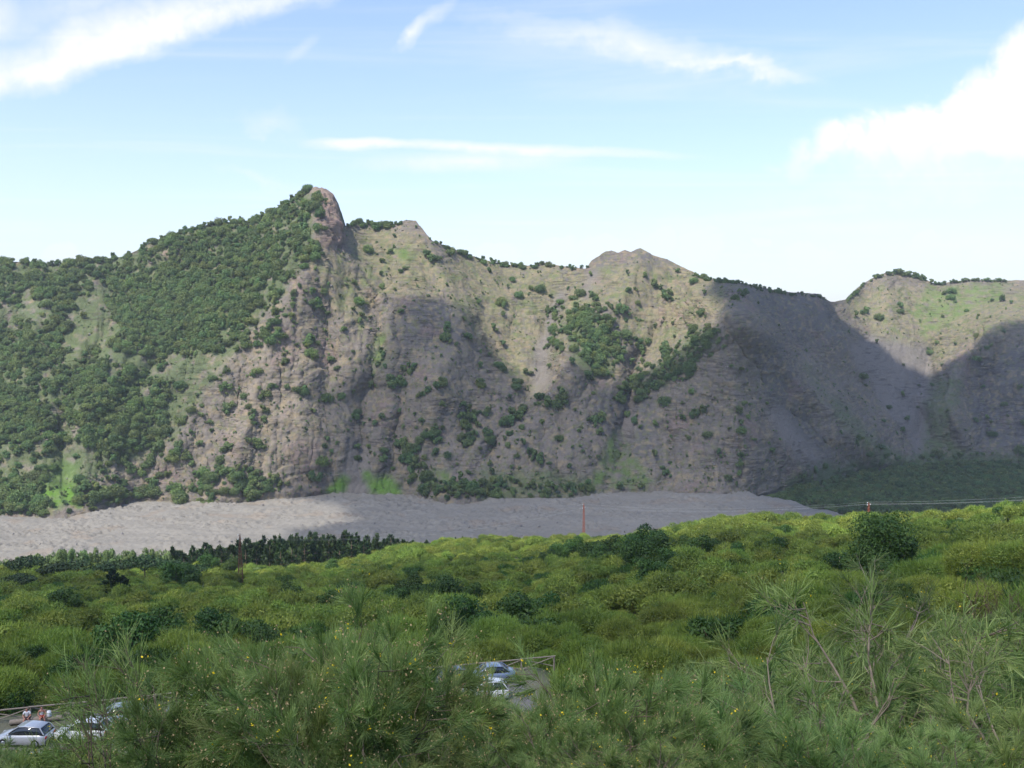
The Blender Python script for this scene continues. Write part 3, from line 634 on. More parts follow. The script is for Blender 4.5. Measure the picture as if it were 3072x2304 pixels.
def make_bare(seed, H=2.2, R=1.0, limbs=4, wood=None, name='bare', fine=3):
    """leafless grey branches"""
    r = np.random.default_rng(seed); B = Acc()
    def grow(p, d, L, rad, lev):
        t = np.linspace(0, 1, 6)[:, None]; k = np.cumsum(r.normal(size=(6, 3)), 0) * L * 0.085; k[0] = 0
        pts = p + d * L * t + k; B.add(tube(pts, rad * (1 - 0.55 * t[:, 0]), 5 if lev < 2 else 3))
        if lev < fine:
            for q in range(r.integers(2, 4)):
                f = int(r.integers(2, 6)); grow(pts[f], unit(d + r.normal(size=3) * 0.55 + [0, 0, 0.15]), L * r.uniform(0.45, 0.72), rad * 0.5, lev + 1)
    for i in range(limbs):
        th = 6.283 * i / limbs + r.uniform(-0.4, 0.4); grow(np.array([0, 0, -0.2]), unit(np.array([math.cos(th) * R, math.sin(th) * R, H * 0.8])), H * r.uniform(0.4, 0.6), 0.027, 0)
    return B.mesh(name + '_stems', wood or M_DEAD)

TREES = [make_tree(100 + k, M_TREE, H=7.0, R=3.1 + 0.3 * (k % 3), nq=900, qs=0.40, bare=0.12, lobes=9 + k, name='cliff_tree') for k in range(5)]
TREEJ = [join_parts('cliff_tree', [t['trunk'], t['crown']], [M_BARK, M_TREE]) for t in TREES]
M_TREE2 = mat_foliage('light_cliff_leaves', (0.095, 0.140, 0.045), (0.190, 0.245, 0.075), 0.22, 0.03)
TREEK = TREEJ + [join_parts('cliff_tree', [t['trunk'], t['crown']], [M_BARK, M_TREE2]) for t in TREES[:2]]
TREEK += [join_parts('cliff_canopy', [t['trunk'], t['crown']], [M_BARK, mm]) for t, mm in [(make_tree(170 + k, mm_, H=6.0, R=6.5, nq=2600, qs=0.42, bare=0.0, lobes=34, name='cliff_canopy'), mm_) for k, mm_ in enumerate((M_TREE, M_TREE2))]]
BUSHJ = [join_parts('cliff_bush', [t['trunk'], t['crown']], [M_BARK, M_TREE]) for t in [make_tree(130 + k, M_TREE, H=2.6, R=1.5, nq=110, qs=0.42, bare=0.0, lobes=5, trunk=0.08, name='cliff_bush') for k in range(3)]]
PALEJ = [join_parts('pale_tree', [t['trunk'], t['crown']], [M_BARK, M_PALE]) for t in [make_tree(150 + k, M_PALE, H=5.0, R=2.2, nq=420, qs=0.34, bare=0.05, lobes=9, name='pale_tree') for k in range(3)]]
BROAD = [make_tree(200 + k, M_LEAF, H=5.2, R=2.5, nq=3800, qs=0.125, bare=0.10, lobes=17, trunk=0.14, name='broadleaf') for k in range(4)]
PALE = [make_tree(230 + k, M_PALE, H=5.0, R=2.0, nq=1100, qs=0.20, bare=0.10, lobes=12, trunk=0.12, name='locust') for k in range(2)]
PINES = [make_pine(260 + k, H=9.0, R=2.3 + 0.25 * (k % 2), tiers=10, nq=1100) for k in range(4)]
UMB = [make_pine(280 + k, H=6.5, R=3.6, nq=1100, umbrella=True, name='umbrella_pine') for k in range(2)]
SHRUBS = [make_shrub(300 + k, M_BROOMY, R=2.2 + 0.3 * (k % 3), H=3.5 + 0.4 * (k % 2), n=3400, lob=11 + k, leaf=0.15, name='broom_shrub') for k in range(5)]
SHRUBF = [make_shrub(310 + k, M_BROOMY, R=2.2 + 0.3 * (k % 2), H=3.5, n=12000, lob=14 + 2 * k, leaf=0.072, name='fine_shrub') for k in range(3)]
SHRUBJ = [join_parts('broom_shrub', [s['stems'], s['foliage']], [M_BARK, M_BROOMY]) for s in SHRUBS]
SHRUBJ += [join_parts('leafy_shrub', [s['stems'], s['foliage']], [M_BARK, M_LEAF]) for s in [make_shrub(320 + k, M_LEAF, R=2.0, H=3.0, n=2200, lob=12, name='leafy_shrub') for k in range(1)]]
SHRUBJ += [join_parts('broom_shrub', [s['stems'], s['foliage']], [M_BARK, M_BROOMY]) for s in SHRUBF]   # kinds 6..8: finer sprays for the nearer slope
MIDB = [make_broom(340 + k, M_BROOM, H=2.6, R=1.9, up=-0.4, spread=0.5, limbs=9, sub=7, ter=4, twigs=22, tw=0.017, tl=(0.20, 0.42), stem=0.035, name='mid_broom', flowers=0.006, pods=0.008) for k in range(5)]
NEARB = [make_broom(360 + k, M_BROOM, H=2.5, R=1.4, up=0.2, limbs=10, sub=8, ter=4, twigs=27, tw=0.0082, tl=(0.22, 0.48), stem=0.022, spread=0.32, name='near_broom', flowers=0.004, pods=0.012) for k in range(4)]
OPENB = [make_broom(380 + k, M_BROOM, H=3.0, R=2.0, up=-0.2, limbs=6, sub=6, ter=5, twigs=12, tw=0.013, tl=(0.22, 0.46), stem=0.036, open_=1.0, name='open_broom', wood=M_DEAD, flowers=0.004) for k in range(3)]

def plant(name, parts, loc, sc, rz, label, cat, group=None, tilt=(0, 0)):
    """an Empty at the foot of the plant with its parts as children (meshes are shared)"""
    o = bpy.data.objects.new(name, None); COL.objects.link(o); o.empty_display_size = 0.2
    o.location = [float(q) for q in loc]; o.rotation_euler = (tilt[0], tilt[1], rz); o.scale = (sc, sc, sc) if np.isscalar(sc) else [float(q) for q in sc]
    for k, me in parts.items():
        c = bpy.data.objects.new(k, me); COL.objects.link(c); c.parent = o
        if k in ('flowers', 'seed_pods'): c['kind'] = 'stuff'
    return tag(o, label, cat, group)
def solo(name, me, loc, sc, rz, label, cat, group):
    o = bpy.data.objects.new(name, me); COL.objects.link(o); o.location = [float(q) for q in loc]; o.rotation_euler = (0, 0, rz); o.scale = (sc, sc, sc) if np.isscalar(sc) else [float(q) for q in sc]
    return tag(o, label, cat, group)
def scatter(name, meshes, P, S, label, cat=None, SZ=None, pick=None, flat=False):
    """one mass of plants: points carrying instances of a few shared meshes"""
    coll = bpy.data.collections.new(name + '_kinds')
    for k, m in enumerate(meshes):
        o = bpy.data.objects.new('%s_%02d' % (name, k), m); coll.objects.link(o)
    r = np.random.default_rng(len(P)); me = bpy.data.meshes.new(name); n = len(P)
    me.vertices.add(n); me.vertices.foreach_set('co', np.asarray(P, np.float32).ravel())
    a = me.attributes.new('size', 'FLOAT_VECTOR', 'POINT'); S3 = np.stack([S, S, S if SZ is None else SZ], 1)
    a.data.foreach_set('vector', S3.astype(np.float32).ravel())
    a = me.attributes.new('turn', 'FLOAT_VECTOR', 'POINT'); a.data.foreach_set('vector', np.stack([r.normal(size=n) * 0.06, r.normal(size=n) * 0.06, r.normal(size=n) * 0.35 if flat else r.uniform(0, 6.283, n)], 1).astype(np.float32).ravel())
    a = me.attributes.new('pick', 'INT', 'POINT'); a.data.foreach_set('value', (r.integers(0, len(meshes), n) if pick is None else pick).astype(np.int32))
    me.update()
    o = link(name, me, label=label, cat=cat, kind='stuff')
    nt = bpy.data.node_groups.new(name, 'GeometryNodeTree')
    nt.interface.new_socket('Geometry', in_out='INPUT', socket_type='NodeSocketGeometry'); nt.interface.new_socket('Geometry', in_out='OUTPUT', socket_type='NodeSocketGeometry')
    N = nt.nodes; gi = N.new('NodeGroupInput'); go = N.new('NodeGroupOutput'); ip = N.new('GeometryNodeInstanceOnPoints'); ci = N.new('GeometryNodeCollectionInfo')
    m2p = N.new('GeometryNodeMeshToPoints'); nt.links.new(gi.outputs[0], m2p.inputs['Mesh'])
    ci.inputs['Collection'].default_value = coll; ci.inputs['Separate Children'].default_value = True; ci.inputs['Reset Children'].default_value = True
    def named(nm, dt):
        q = N.new('GeometryNodeInputNamedAttribute'); q.data_type = dt; q.inputs['Name'].default_value = nm; return q.outputs['Attribute']
    e2r = N.new('FunctionNodeEulerToRotation'); nt.links.new(named('turn', 'FLOAT_VECTOR'), e2r.inputs[0])
    nt.links.new(m2p.outputs[0], ip.inputs['Points']); nt.links.new(ci.outputs[0], ip.inputs['Instance']); ip.inputs['Pick Instance'].default_value = True
    nt.links.new(named('pick', 'INT'), ip.inputs['Instance Index']); nt.links.new(e2r.outputs[0], ip.inputs['Rotation']); nt.links.new(named('size', 'FLOAT_VECTOR'), ip.inputs['Scale'])
    nt.links.new(ip.outputs[0], go.inputs[0])
    md = o.modifiers.new('plants', 'NODES'); md.node_group = nt
    return o
# ------------------------------------------------------------------ clouds between the sun and the valley (their shadows lie on cliff, lava and hillside)
H_CLOUD = 1500.0
SUNV = np.array(TO_SUN)
def to_cloud(P): return P + SUNV * ((H_CLOUD - P[:, 2]) / SUNV[2])[:, None]
SH_M = [(300, 496), (288, 470), (322, 446), (332, 400), (352, 372), (388, 350), (398, 306), (450, 300), (478, 335), (520, 376), (537, 402), (562, 380), (640, 380), (690, 354), (728, 320), (724, 298), (716, 284),
        (826, 303), (846, 322), (880, 350), (910, 368), (940, 372), (985, 336), (1030, 326), (1170, 320)]
sp = on_mountain([a for a, b in SH_M], [b for a, b in SH_M])[0]
lav = [pix(u, v, float(y_at_z(u, v, -153.0))) for (u, v) in [(1170, 500), (860, 516)]] + [np.array([60, 560, -140.0]), np.array([-90, 590, -148.0])] + [pix(u, v, float(y_at_z(u, v, -153.0))) for (u, v) in [(300, 533), (360, 522), (345, 507)]]
poly1 = to_cloud(np.concatenate([sp, np.array(lav)]))[:, :2]
hs = [(-160, 335), (150, 330), (330, 318), (470, 330), (640, 318), (760, 270), (900, 222), (1024, 196), (1250, 170)]
hill = [(((u - 512) / F) * y, y, 0) for u, y in hs] + [(260, -260, 0), (-420, -260, 0)]
hill = np.array([(x, y, float(ground_z(x, max(y, 0.0)))) for x, y, _ in hill])
poly2 = to_cloud(hill)[:, :2]
def mat_cloud(name):
    """thin cloud: part of the sunlight comes straight through, the rest is scattered up or down"""
    m = bpy.data.materials.new(name); m.use_nodes = True; nt = m.node_tree; g_ = G(nt); df = g_.node('ShaderNodeBsdfDiffuse'); tr = g_.node('ShaderNodeBsdfTranslucent'); mx = g_.node('ShaderNodeMixShader')
    df.inputs[0].default_value = (0.93, 0.94, 0.95, 1); tr.inputs[0].default_value = (0.95, 0.95, 0.96, 1); mx.inputs[0].default_value = 0.6
    tp = g_.node('ShaderNodeBsdfTransparent'); m2 = g_.node('ShaderNodeMixShader'); at = g_.node('ShaderNodeAttribute', attribute_name='tone'); nt.links.new(at.outputs['Fac'], m2.inputs[0])
    nt.links.new(df.outputs[0], mx.inputs[1]); nt.links.new(tr.outputs[0], mx.inputs[2]); nt.links.new(mx.outputs[0], m2.inputs[1]); nt.links.new(tp.outputs[0], m2.inputs[2])
    nt.links.new(m2.outputs[0], nt.nodes['Material Output'].inputs[0]); return m
def cloud_bank(poly, name, label, fray, clear, cell=9.0):
    lo, hi = poly.min(0) - 30, poly.max(0) + 30
    nx, ny = int((hi[0] - lo[0]) / cell) + 1, int((hi[1] - lo[1]) / cell) + 1
    X_, Y_ = np.meshgrid(np.linspace(lo[0], hi[0], nx), np.linspace(lo[1], hi[1], ny)); P2 = np.stack([X_.ravel(), Y_.ravel()], 1)
    p3 = np.concatenate([P2, np.zeros((len(P2), 1))], 1)
    sd_ = polysd(P2, poly) + fray * fbm(p3 / 70.0, 4, 0.6)
    puff = 1 + 0.5 * fbm(p3 / 45.0 + 9, 4, 0.6, True)
    d = np.maximum(sd_, 0); topz = H_CLOUD + np.minimum(d * 0.7, 26 + 9 * np.sqrt(d)) * puff * 0.8; botz = H_CLOUD - np.minimum(d * 0.25, 14) * puff
    ins = (sd_ > 0).reshape(ny, nx); keep = (ins[:-1, :-1] | ins[1:, :-1] | ins[:-1, 1:] | ins[1:, 1:]).ravel()
    fc = grid_faces(ny, nx)[keep]; n = len(P2)
    V = np.concatenate([np.concatenate([P2, topz[:, None]], 1), np.concatenate([P2, botz[:, None] - 0.5], 1)])
    used = np.unique(fc); mp_ = np.full(n, -1); mp_[used] = np.arange(len(used)); m = len(used)
    V = np.concatenate([V[used], V[used + n]]); fc = mp_[fc]
    me = raw_mesh(name, V, [fc, fc[:, ::-1] + m], M_CLOUD, smooth=True, uvtone=clear(V))
    link(name, me, label=label, kind='stuff')
M_CLOUD = mat_cloud('thin_cloud')          # 'tone' holds how thin the cloud is from place to place
cloud_bank(poly1, 'clouds', 'white cumulus bank high above the valley, shading the cliff', 26, lambda V: 0.56 - 0.36 * sstep(V[:, 0], -540, -360))
cloud_bank(poly2, 'clouds', 'white cumulus bank high above the slope, shading the hillside', 26, lambda V: np.full(len(V), 0.63))
# ------------------------------------------------------------------ trees on the mountain
R5 = np.random.default_rng(50)
def sample_poly(poly, dens, r=R5):
    p = np.asarray(poly, float); lo, hi = p.min(0), p.max(0); n = int((hi - lo).prod() * dens)
    q = r.uniform(lo, hi, (n, 2)); return q[polysd(q, poly) > 0]
def sample_disc(u, v, rad, n, r=R5, sq=0.8):
    d = r.normal(size=(n, 2)) * rad * 0.5; return np.array([u, v]) + d * [1, sq]
mt_uv = []; mt_s = []; mt_z = []
def add_trees(q, smin, smax, zone):
    for p in q:
        vt = np.interp(p[0], U, vs); vbb = np.interp(p[0], U, vb)
        if p[1] < vt + 0.5 or p[1] > vbb - 2: continue
        if zone != 3 and max(polysd(np.array([p]), f)[0] for f in FRESH[1:5]) > 1: continue
        mt_uv.append(p); mt_s.append(R5.uniform(smin, smax)); mt_z.append(zone)
WOODS = [[(-150, 262), (0, 263), (63, 266), (124, 258), (160, 243), (220, 224), (263, 216), (310, 190), (318, 202), (304, 225), (318, 250), (300, 275), (262, 300), (240, 335), (200, 352), (128, 352), (116, 345), (112, 305), (96, 285), (60, 325), (30, 300), (-150, 330)],
         [(-150, 325), (55, 325), (58, 370), (30, 392), (62, 430), (40, 448), (-150, 465)], [(92, 415), (108, 378), (138, 370), (164, 394), (168, 428), (140, 442), (92, 452)],
         [(130, 300), (190, 286), (235, 300), (204, 350), (150, 357), (118, 342)], [(62, 372), (100, 362), (108, 385), (92, 420), (70, 430)], [(560, 311), (600, 304), (616, 335), (612, 368), (592, 374), (580, 346), (562, 336), (556, 352), (547, 346)],
         [(705, 325), (720, 335), (690, 362), (650, 394), (622, 398), (660, 360)], [(-150, 518), (-150, 486), (30, 476), (124, 498), (108, 510), (0, 519)]]
for k, p in enumerate(WOODS):
    pp = np.asarray(p, float); lo, hi = pp.min(0) - 10, pp.max(0) + 10; q = R5.uniform(lo, hi, (int((hi - lo).prod() * 0.115), 2))
    nn = fbm(np.stack([q[:, 0] / 13, q[:, 1] / 20, 0 * q[:, 0] + 4], 1), 3)
    q = q[sstep(polysd(q, p) + 36 * nn - (4 if k in (0, 1, 7) else 0), -9, 5) > R5.random(len(q))]
    add_trees(q, 0.42, 1.12, 0)
for p, dn in [([(205, 300), (252, 278), (296, 300), (290, 345), (255, 350), (215, 335)], 0.03), ([(150, 358), (250, 332), (300, 370), (240, 480), (280, 492), (160, 497), (120, 450)], 0.0085), ([(168, 503), (196, 474), (250, 470), (296, 486), (250, 503), (206, 507)], 0.075), ([(-60, 518), (0, 486), (60, 492), (126, 488), (166, 496), (130, 503), (100, 513), (0, 520)], 0.06),
              ([(420, 498), (436, 484), (520, 482), (600, 490), (570, 500), (450, 506)], 0.06), ([(440, 400), (600, 384), (600, 480), (440, 490), (380, 475), (400, 425)], 0.0062), ([(250, 320), (330, 260), (392, 330), (400, 460), (320, 480), (300, 380)], 0.0048), ([(600, 390), (740, 330), (780, 440), (760, 490), (600, 492)], 0.0040),
              ([(345, 226), (700, 260), (730, 300), (600, 380), (470, 380), (380, 300)], 0.0030), ([(845, 300), (1150, 292), (1150, 450), (860, 440)], 0.0022), ([(-150, 330), (180, 360), (200, 500), (-150, 515)], 0.009), ([(790, 480), (830, 466), (1150, 440), (1150, 456), (900, 466), (800, 492)], 0.05), ([(860, 430), (905, 462), (880, 466), (850, 446)], 0.03)]:
    q = sample_poly(p, dn); nn = fbm(np.stack([q[:, 0] / 22, q[:, 1] / 22, 0 * q[:, 0] + 8], 1), 3)
    q = q[R5.random(len(q)) < sstep(nn, -0.35, 0.25) * 1.4]
    add_trees(q, 0.35, 1.35, 1)
for (u, v, rad, n) in [(408, 452, 13, 16), (432, 440, 10, 8), (470, 424, 13, 18), (488, 442, 12, 12), (466, 446, 8, 7), (412, 470, 12, 10), (536, 462, 10, 7), (440, 388, 5, 4), (400, 385, 10, 9), (415, 375, 8, 6), (450, 345, 6, 5), (425, 398, 6, 4), (448, 336, 4, 3), (515, 388, 6, 4), (480, 390, 4, 3),
                       (592, 360, 12, 14), (600, 340, 9, 9), (580, 322, 8, 8), (640, 346, 10, 7), (622, 316, 9, 7), (670, 300, 9, 6), (655, 290, 6, 4), (697, 418, 6, 6), (690, 375, 8, 8), (676, 380, 7, 6), (302, 394, 5, 4), (343, 400, 4, 3), (316, 310, 8, 6), (305, 345, 6, 4), (225, 392, 5, 5), (228, 412, 5, 5), (226, 450, 6, 5),
                       (262, 450, 5, 4), (260, 490, 12, 12), (240, 486, 10, 9), (312, 484, 9, 8), (150, 470, 9, 8), (120, 467, 9, 7), (160, 450, 8, 7), (155, 490, 9, 6), (180, 455, 8, 6), (116, 440, 9, 8), (50, 450, 9, 7), (520, 420, 8, 6), (545, 405, 8, 6), (560, 400, 6, 4), (505, 430, 6, 5), (600, 425, 6, 4), (620, 360, 8, 6), (470, 340, 4, 3), (375, 232, 6, 3),
                       (735, 300, 8, 4), (880, 320, 5, 2), (866, 315, 5, 2), (900, 312, 6, 4), (950, 300, 7, 4), (1000, 300, 7, 3), (430, 260, 6, 4), (405, 272, 4, 2), (450, 258, 5, 3), (322, 222, 4, 6), (313, 212, 5, 7), (318, 236, 5, 6), (306, 232, 8, 12), (300, 250, 8, 10)]:
    add_trees(sample_disc(u, v, rad, n), 0.75, 1.6, 2)
# scrub along the crests
for (a, b, n, s0, s1) in [(130, 312, 80, 0.5, 1.0), (-140, 130, 110, 0.6, 1.1), (344, 402, 40, 0.5, 1.0), (430, 588, 100, 0.36, 0.85), (690, 826, 100, 0.36, 0.72), (846, 926, 60, 0.45, 0.9)]:
    uu = R5.uniform(a, b, n); add_trees(np.stack([uu, np.interp(uu, U, vs) + R5.uniform(0.6, 4.0, n)], 1), s0, s1, 3)
mt_uv = np.array(mt_uv); mt_s = np.array(mt_s); mt_z = np.array(mt_z)
MP, MN = on_mountain(mt_uv[:, 0], mt_uv[:, 1]); MP = MP - [0, 0, 0.5]
score = mt_s / MP[:, 1] * 1000 * np.where(mt_z == 2, 1.5, np.where(mt_z == 1, 1.4, np.where(mt_z == 3, 1.1, 1.0)))
score[(mt_uv[:, 0] < 4) | (mt_uv[:, 0] > 1020) | (mt_uv[:, 1] > 492)] = 0
order = np.argsort(-score); solo_i = order[:296]; rest = order[296:]
def tree_zone(u, v, z):
    if z == 3: return ('on the skyline of the low left ridge' if u < 130 else 'on the skyline climbing to the pointed peak' if u < 320 else 'on the skyline just right of the pointed peak' if u < 430 else 'on the skyline of the middle saddle' if u < 600 else 'on the shaded skyline right of the second summit' if u < 840 else 'on the skyline of the eastern knoll')
    if v > 472: return 'at the cliff foot beside the lava, under the pointed peak' if u < 400 else 'at the shaded cliff foot beside the lava'
    if u < 120: return 'in the closed wood on the far left slope' if v < 400 else 'on the lower left slope above the bright grass chute'
    if u < 215: return 'in the wood below the left shoulder of the peak' if v < 365 else 'in the dark grove low on the left slope' if v < 445 else 'among the pale rocks low on the left slope'
    if u < 345: return 'on the wooded flank of the pointed peak' if v < 300 else 'on the grey slope under the peak rock' if v < 370 else 'on the bare tan face above the lava'
    if u < 470: return 'on the tan slope right of the peak rock' if v < 300 else 'on the grey dome beside the narrow gully' if v < 410 else 'in the dark clump on the shaded lower cliff'
    if u < 560: return 'in the high grassy bowl' if v < 380 else 'on the shaded wall below the grassy bowl'
    if u < 745: return 'in the arched grove below the second summit' if (u < 625 and 300 < v < 380) else 'on the ledges of the second summit' if v < 345 else 'in the slanting tree band on the right spur' if v < 400 else 'on the shaded foot of the right spur'
    return 'on the eastern cirque slope' if u > 840 else 'on the dark flank behind the right spur'
zones = {}
for k in solo_i: zones.setdefault(tree_zone(mt_uv[k][0], mt_uv[k][1], mt_z[k]), []).append(k)
for zn, ks in zones.items():
    special = {}
    if len(ks) > 1:
        for word, key in (('largest', lambda k: -score[k]), ('leftmost', lambda k: mt_uv[k][0]), ('rightmost', lambda k: -mt_uv[k][0]), ('highest', lambda k: mt_uv[k][1]), ('lowest', lambda k: -mt_uv[k][1])):
            c = [k for k in sorted(ks, key=key) if k not in special]
            if c: special[c[0]] = word
    for k in ks:
        w = special.get(k); lab = ('%s dark green tree %s' % (w, zn)) if w else ('lone dark green tree %s' % zn if len(ks) == 1 else 'dark green tree %s' % zn)
        solo('cliff_tree', TREEJ[k % 5], MP[k], (mt_s[k] * R5.uniform(0.85, 1.15), mt_s[k] * R5.uniform(0.85, 1.15), mt_s[k] * R5.uniform(0.8, 1.3)), R5.uniform(0, 6.28), lab, 'tree', 'trees ' + zn)
# trees and wood standing on the valley floor at the cliff foot, east of the lava
n = 4200; yy = R5.uniform(860, 1230, n); uu = R5.uniform(770, 1180, n); xx = (uu - 512) / F * yy
lim = np.interp(uu, [770, 800, 850, 900, 1024, 1200], [900, 960, 1050, 1110, 1180, 1190])
inl = polysd(np.stack([xx, yy], 1), [(-900, 470), (215, 470), (250, 640), (274, 760), (268, 820), (246, 862), (224, 905), (206, 960), (-900, 960)])
kk = (yy < lim) & (inl < -6); fp = np.stack([xx[kk], yy[kk], ground_z(xx[kk], yy[kk]) - 0.3], 1)
# low wood right behind the lava front
yy = R5.uniform(560, 900, 2000); uu = R5.uniform(820, 1150, 2000); xx = (uu - 512) / F * yy; k2 = polysd(np.stack([xx, yy], 1), [(-900, 470), (215, 470), (250, 640), (274, 760), (268, 820), (246, 862), (224, 905), (206, 960), (-900, 960)]) < -8
fp = np.concatenate([fp, np.stack([xx[k2], yy[k2], ground_z(xx[k2], yy[k2]) - 0.3], 1)])
scatter('mountain_forest', TREEK, np.concatenate([MP[rest], fp]), np.concatenate([mt_s[rest], R5.uniform(0.6, 1.15, len(fp))]), 'dense dark green wood on the steep slope and valley floor', SZ=np.concatenate([mt_s[rest], np.full(len(fp), 0.8)]) * R5.uniform(0.75, 1.3, len(rest) + len(fp)))
# low bushes over the whole face
q = np.stack([R5.uniform(-145, 1168, 17000), R5.uniform(190, 505, 17000)], 1)
vt = np.interp(q[:, 0], U, vs); vbb = np.interp(q[:, 0], U, vb); q = q[(q[:, 1] > vt + 1) & (q[:, 1] < vbb - 2)]
nn = fbm(np.stack([q[:, 0] / 18, q[:, 1] / 18, 0 * q[:, 0] + 14], 1), 3)
keep = R5.random(len(q)) < np.clip(0.55 + 1.6 * nn, 0.1, 1)
for p in SCREE + [PINK[0]]: keep &= ~((polysd(q, p) > 0) & (R5.random(len(q)) < 0.9))
for p in GREY: keep &= ~((polysd(q, p) > 0) & (R5.random(len(q)) < 0.7))
q = q[keep]; BP, _ = on_mountain(q[:, 0], q[:, 1])
scatter('cliff_scrub', BUSHJ, BP - [0, 0, 0.3], np.clip(R5.lognormal(-0.62, 0.45, len(q)), 0.22, 1.6), 'low green scrub dotted over the rocky cliff')
# boulders
def make_rock(seed):
    r = np.random.default_rng(seed); bm = bmesh.new(); bmesh.ops.create_icosphere(bm, subdivisions=2, radius=1.0)
    co = np.array([v.co[:] for v in bm.verts]); f = np.array([[v.index for v in q.verts] for q in bm.faces]); bm.free()
    co = co * (0.75 + 0.5 * perlin(co * 1.1 + seed)[:, None] + 0.25 * perlin(co * 2.9 + seed)[:, None]) * r.uniform(0.6, 1.2, 3) * [1, 1, 0.75]
    return raw_mesh('boulder', co, f, M_BOULD, smooth=False)
M_BOULD = mat_simple('lava_boulder', (0.20, 0.185, 0.175), 0.95, 0.1, nscale=2.5, namp=0.3)
ROCKS = [make_rock(k) for k in range(4)]
M_CRAG = mat_simple('cliff_crag', (0.175, 0.148, 0.120), 0.95, 0.1, nscale=1.2, namp=0.4)
def make_crag(seed):
    me = make_rock(seed + 40); co = np.empty(len(me.vertices) * 3, np.float32); me.vertices.foreach_get('co', co); co = co.reshape(-1, 3) * [1.9, 1.0, 0.62]; co[:, 2] = np.round(co[:, 2] * 3.2) / 3.2 * 0.6 + co[:, 2] * 0.4
    me.vertices.foreach_set('co', co.astype(np.float32).ravel()); me.materials[0] = M_CRAG; me.update(); return me
CRAGS = [make_crag(k) for k in range(4)]
n = 3800; ly_ = R5.uniform(600, 940, n); lu = R5.uniform(-80, 860, n); bx_ = (lu - 512) / F * ly_
ix = np.clip(((bx_ / (0.64 * ly_ + 25)) + 1) / 2 * (len(lx) - 1), 0, len(lx) - 1).round().astype(int); iy = np.clip(np.searchsorted(ly, ly_), 0, len(ly) - 1)
bz = lz.reshape(len(ly), len(lx))[iy, ix]; kk = (bz > Z_FLOOR - 9) & (R5.random(n) < 0.25 + 0.75 * rough.reshape(len(ly), len(lx))[iy, ix])
q = np.stack([R5.uniform(-140, 1160, 5200), R5.uniform(200, 500, 5200)], 1); vt = np.interp(q[:, 0], U, vs); vbb = np.interp(q[:, 0], U, vb); q = q[(q[:, 1] > vt + 1) & (q[:, 1] < vbb - 1)]
nn = fbm(np.stack([q[:, 0] / 26, q[:, 1] / 14, 0 * q[:, 0] + 24], 1), 3); q = q[nn > 0.03]; RP, _ = on_mountain(q[:, 0], q[:, 1])
scatter('boulders', ROCKS, np.concatenate([np.stack([bx_[kk], ly_[kk], bz[kk]], 1), RP]), np.concatenate([np.clip(R5.lognormal(-0.75, 0.55, kk.sum()), 0.2, 2.6), np.clip(R5.lognormal(-0.35, 0.5, len(RP)), 0.3, 3.0)]), 'grey lava boulders strewn over the flow and the cliff')
# broken ledges: slabs of rock standing out of the face in bands
q = np.stack([R5.uniform(-140, 1160, 16000), R5.uniform(195, 490, 16000)], 1); vt = np.interp(q[:, 0], U, vs); vbb = np.interp(q[:, 0], U, vb); q = q[(q[:, 1] > vt + 0.5) & (q[:, 1] < vbb - 1)]
nn = fbm(np.stack([q[:, 0] / 34, q[:, 1] / 22, 0 * q[:, 0] + 34], 1), 3); n3 = perlin(np.stack([q[:, 0] / 40, (q[:, 1] + 0.12 * q[:, 0]) / 4.5, 0 * q[:, 0] + 2], 1))
top_ = sstep(40 - (q[:, 1] - np.interp(q[:, 0], U, vs)), 0, 40)
kq = (nn + 0.16 * top_ > 0.10) & (n3 > 0.05)
for p in SCREE + FRESH: kq &= polysd(q, p) < 0
kq |= (polysd(q, PINK[0]) > 0) | (polysd(q, PINK[1]) > 0)
q = q[kq]; RP, RN = on_mountain(q[:, 0], q[:, 1]); sc_ = np.clip(R5.lognormal(-0.05, 0.45, len(q)), 0.4, 2.3); RP = RP - RN * (sc_ * 0.22)[:, None]
scatter('rock_ledges', CRAGS, RP, sc_, 'broken grey-brown rock ledges standing out of the cliff', SZ=sc_ * R5.uniform(0.6, 1.3, len(q)), flat=True)
# pines on the eastern skyline
for k, (u, dv, s) in enumerate([(894, 2, .75), (898, 2, .85), (902, 2, .9), (906, 3, .85), (910, 3, .9), (914, 3, .85), (918, 3, .8), (922, 2, .75), (925, 2, .7), (888, 3, .6), (932, 2, .8), (936.5, 2, .62), (939, 2, .55), (942, 2, .6), (945, 2, .6)] + [(951 + 3.1 * j, 2, .55 + .12 * math.sin(j * 1.7)) for j in range(19)]):
    P, _ = on_mountain(u, np.interp(u, U, vs) + dv); t = TREES[k % 5]
    plant('skyline_tree', t, P[0] - [0, 0, 0.5], s * 1.65, k * 1.3, 'lone round tree standing in the gap of the skyline row' if abs(u - 932) < 1 else ('dark round tree in the long row on the eastern skyline' if u > 948 else 'dark round tree on the eastern summit knoll' if u < 930 else 'small dark tree beside the gap of the skyline row'), 'tree', 'trees on the eastern skyline')

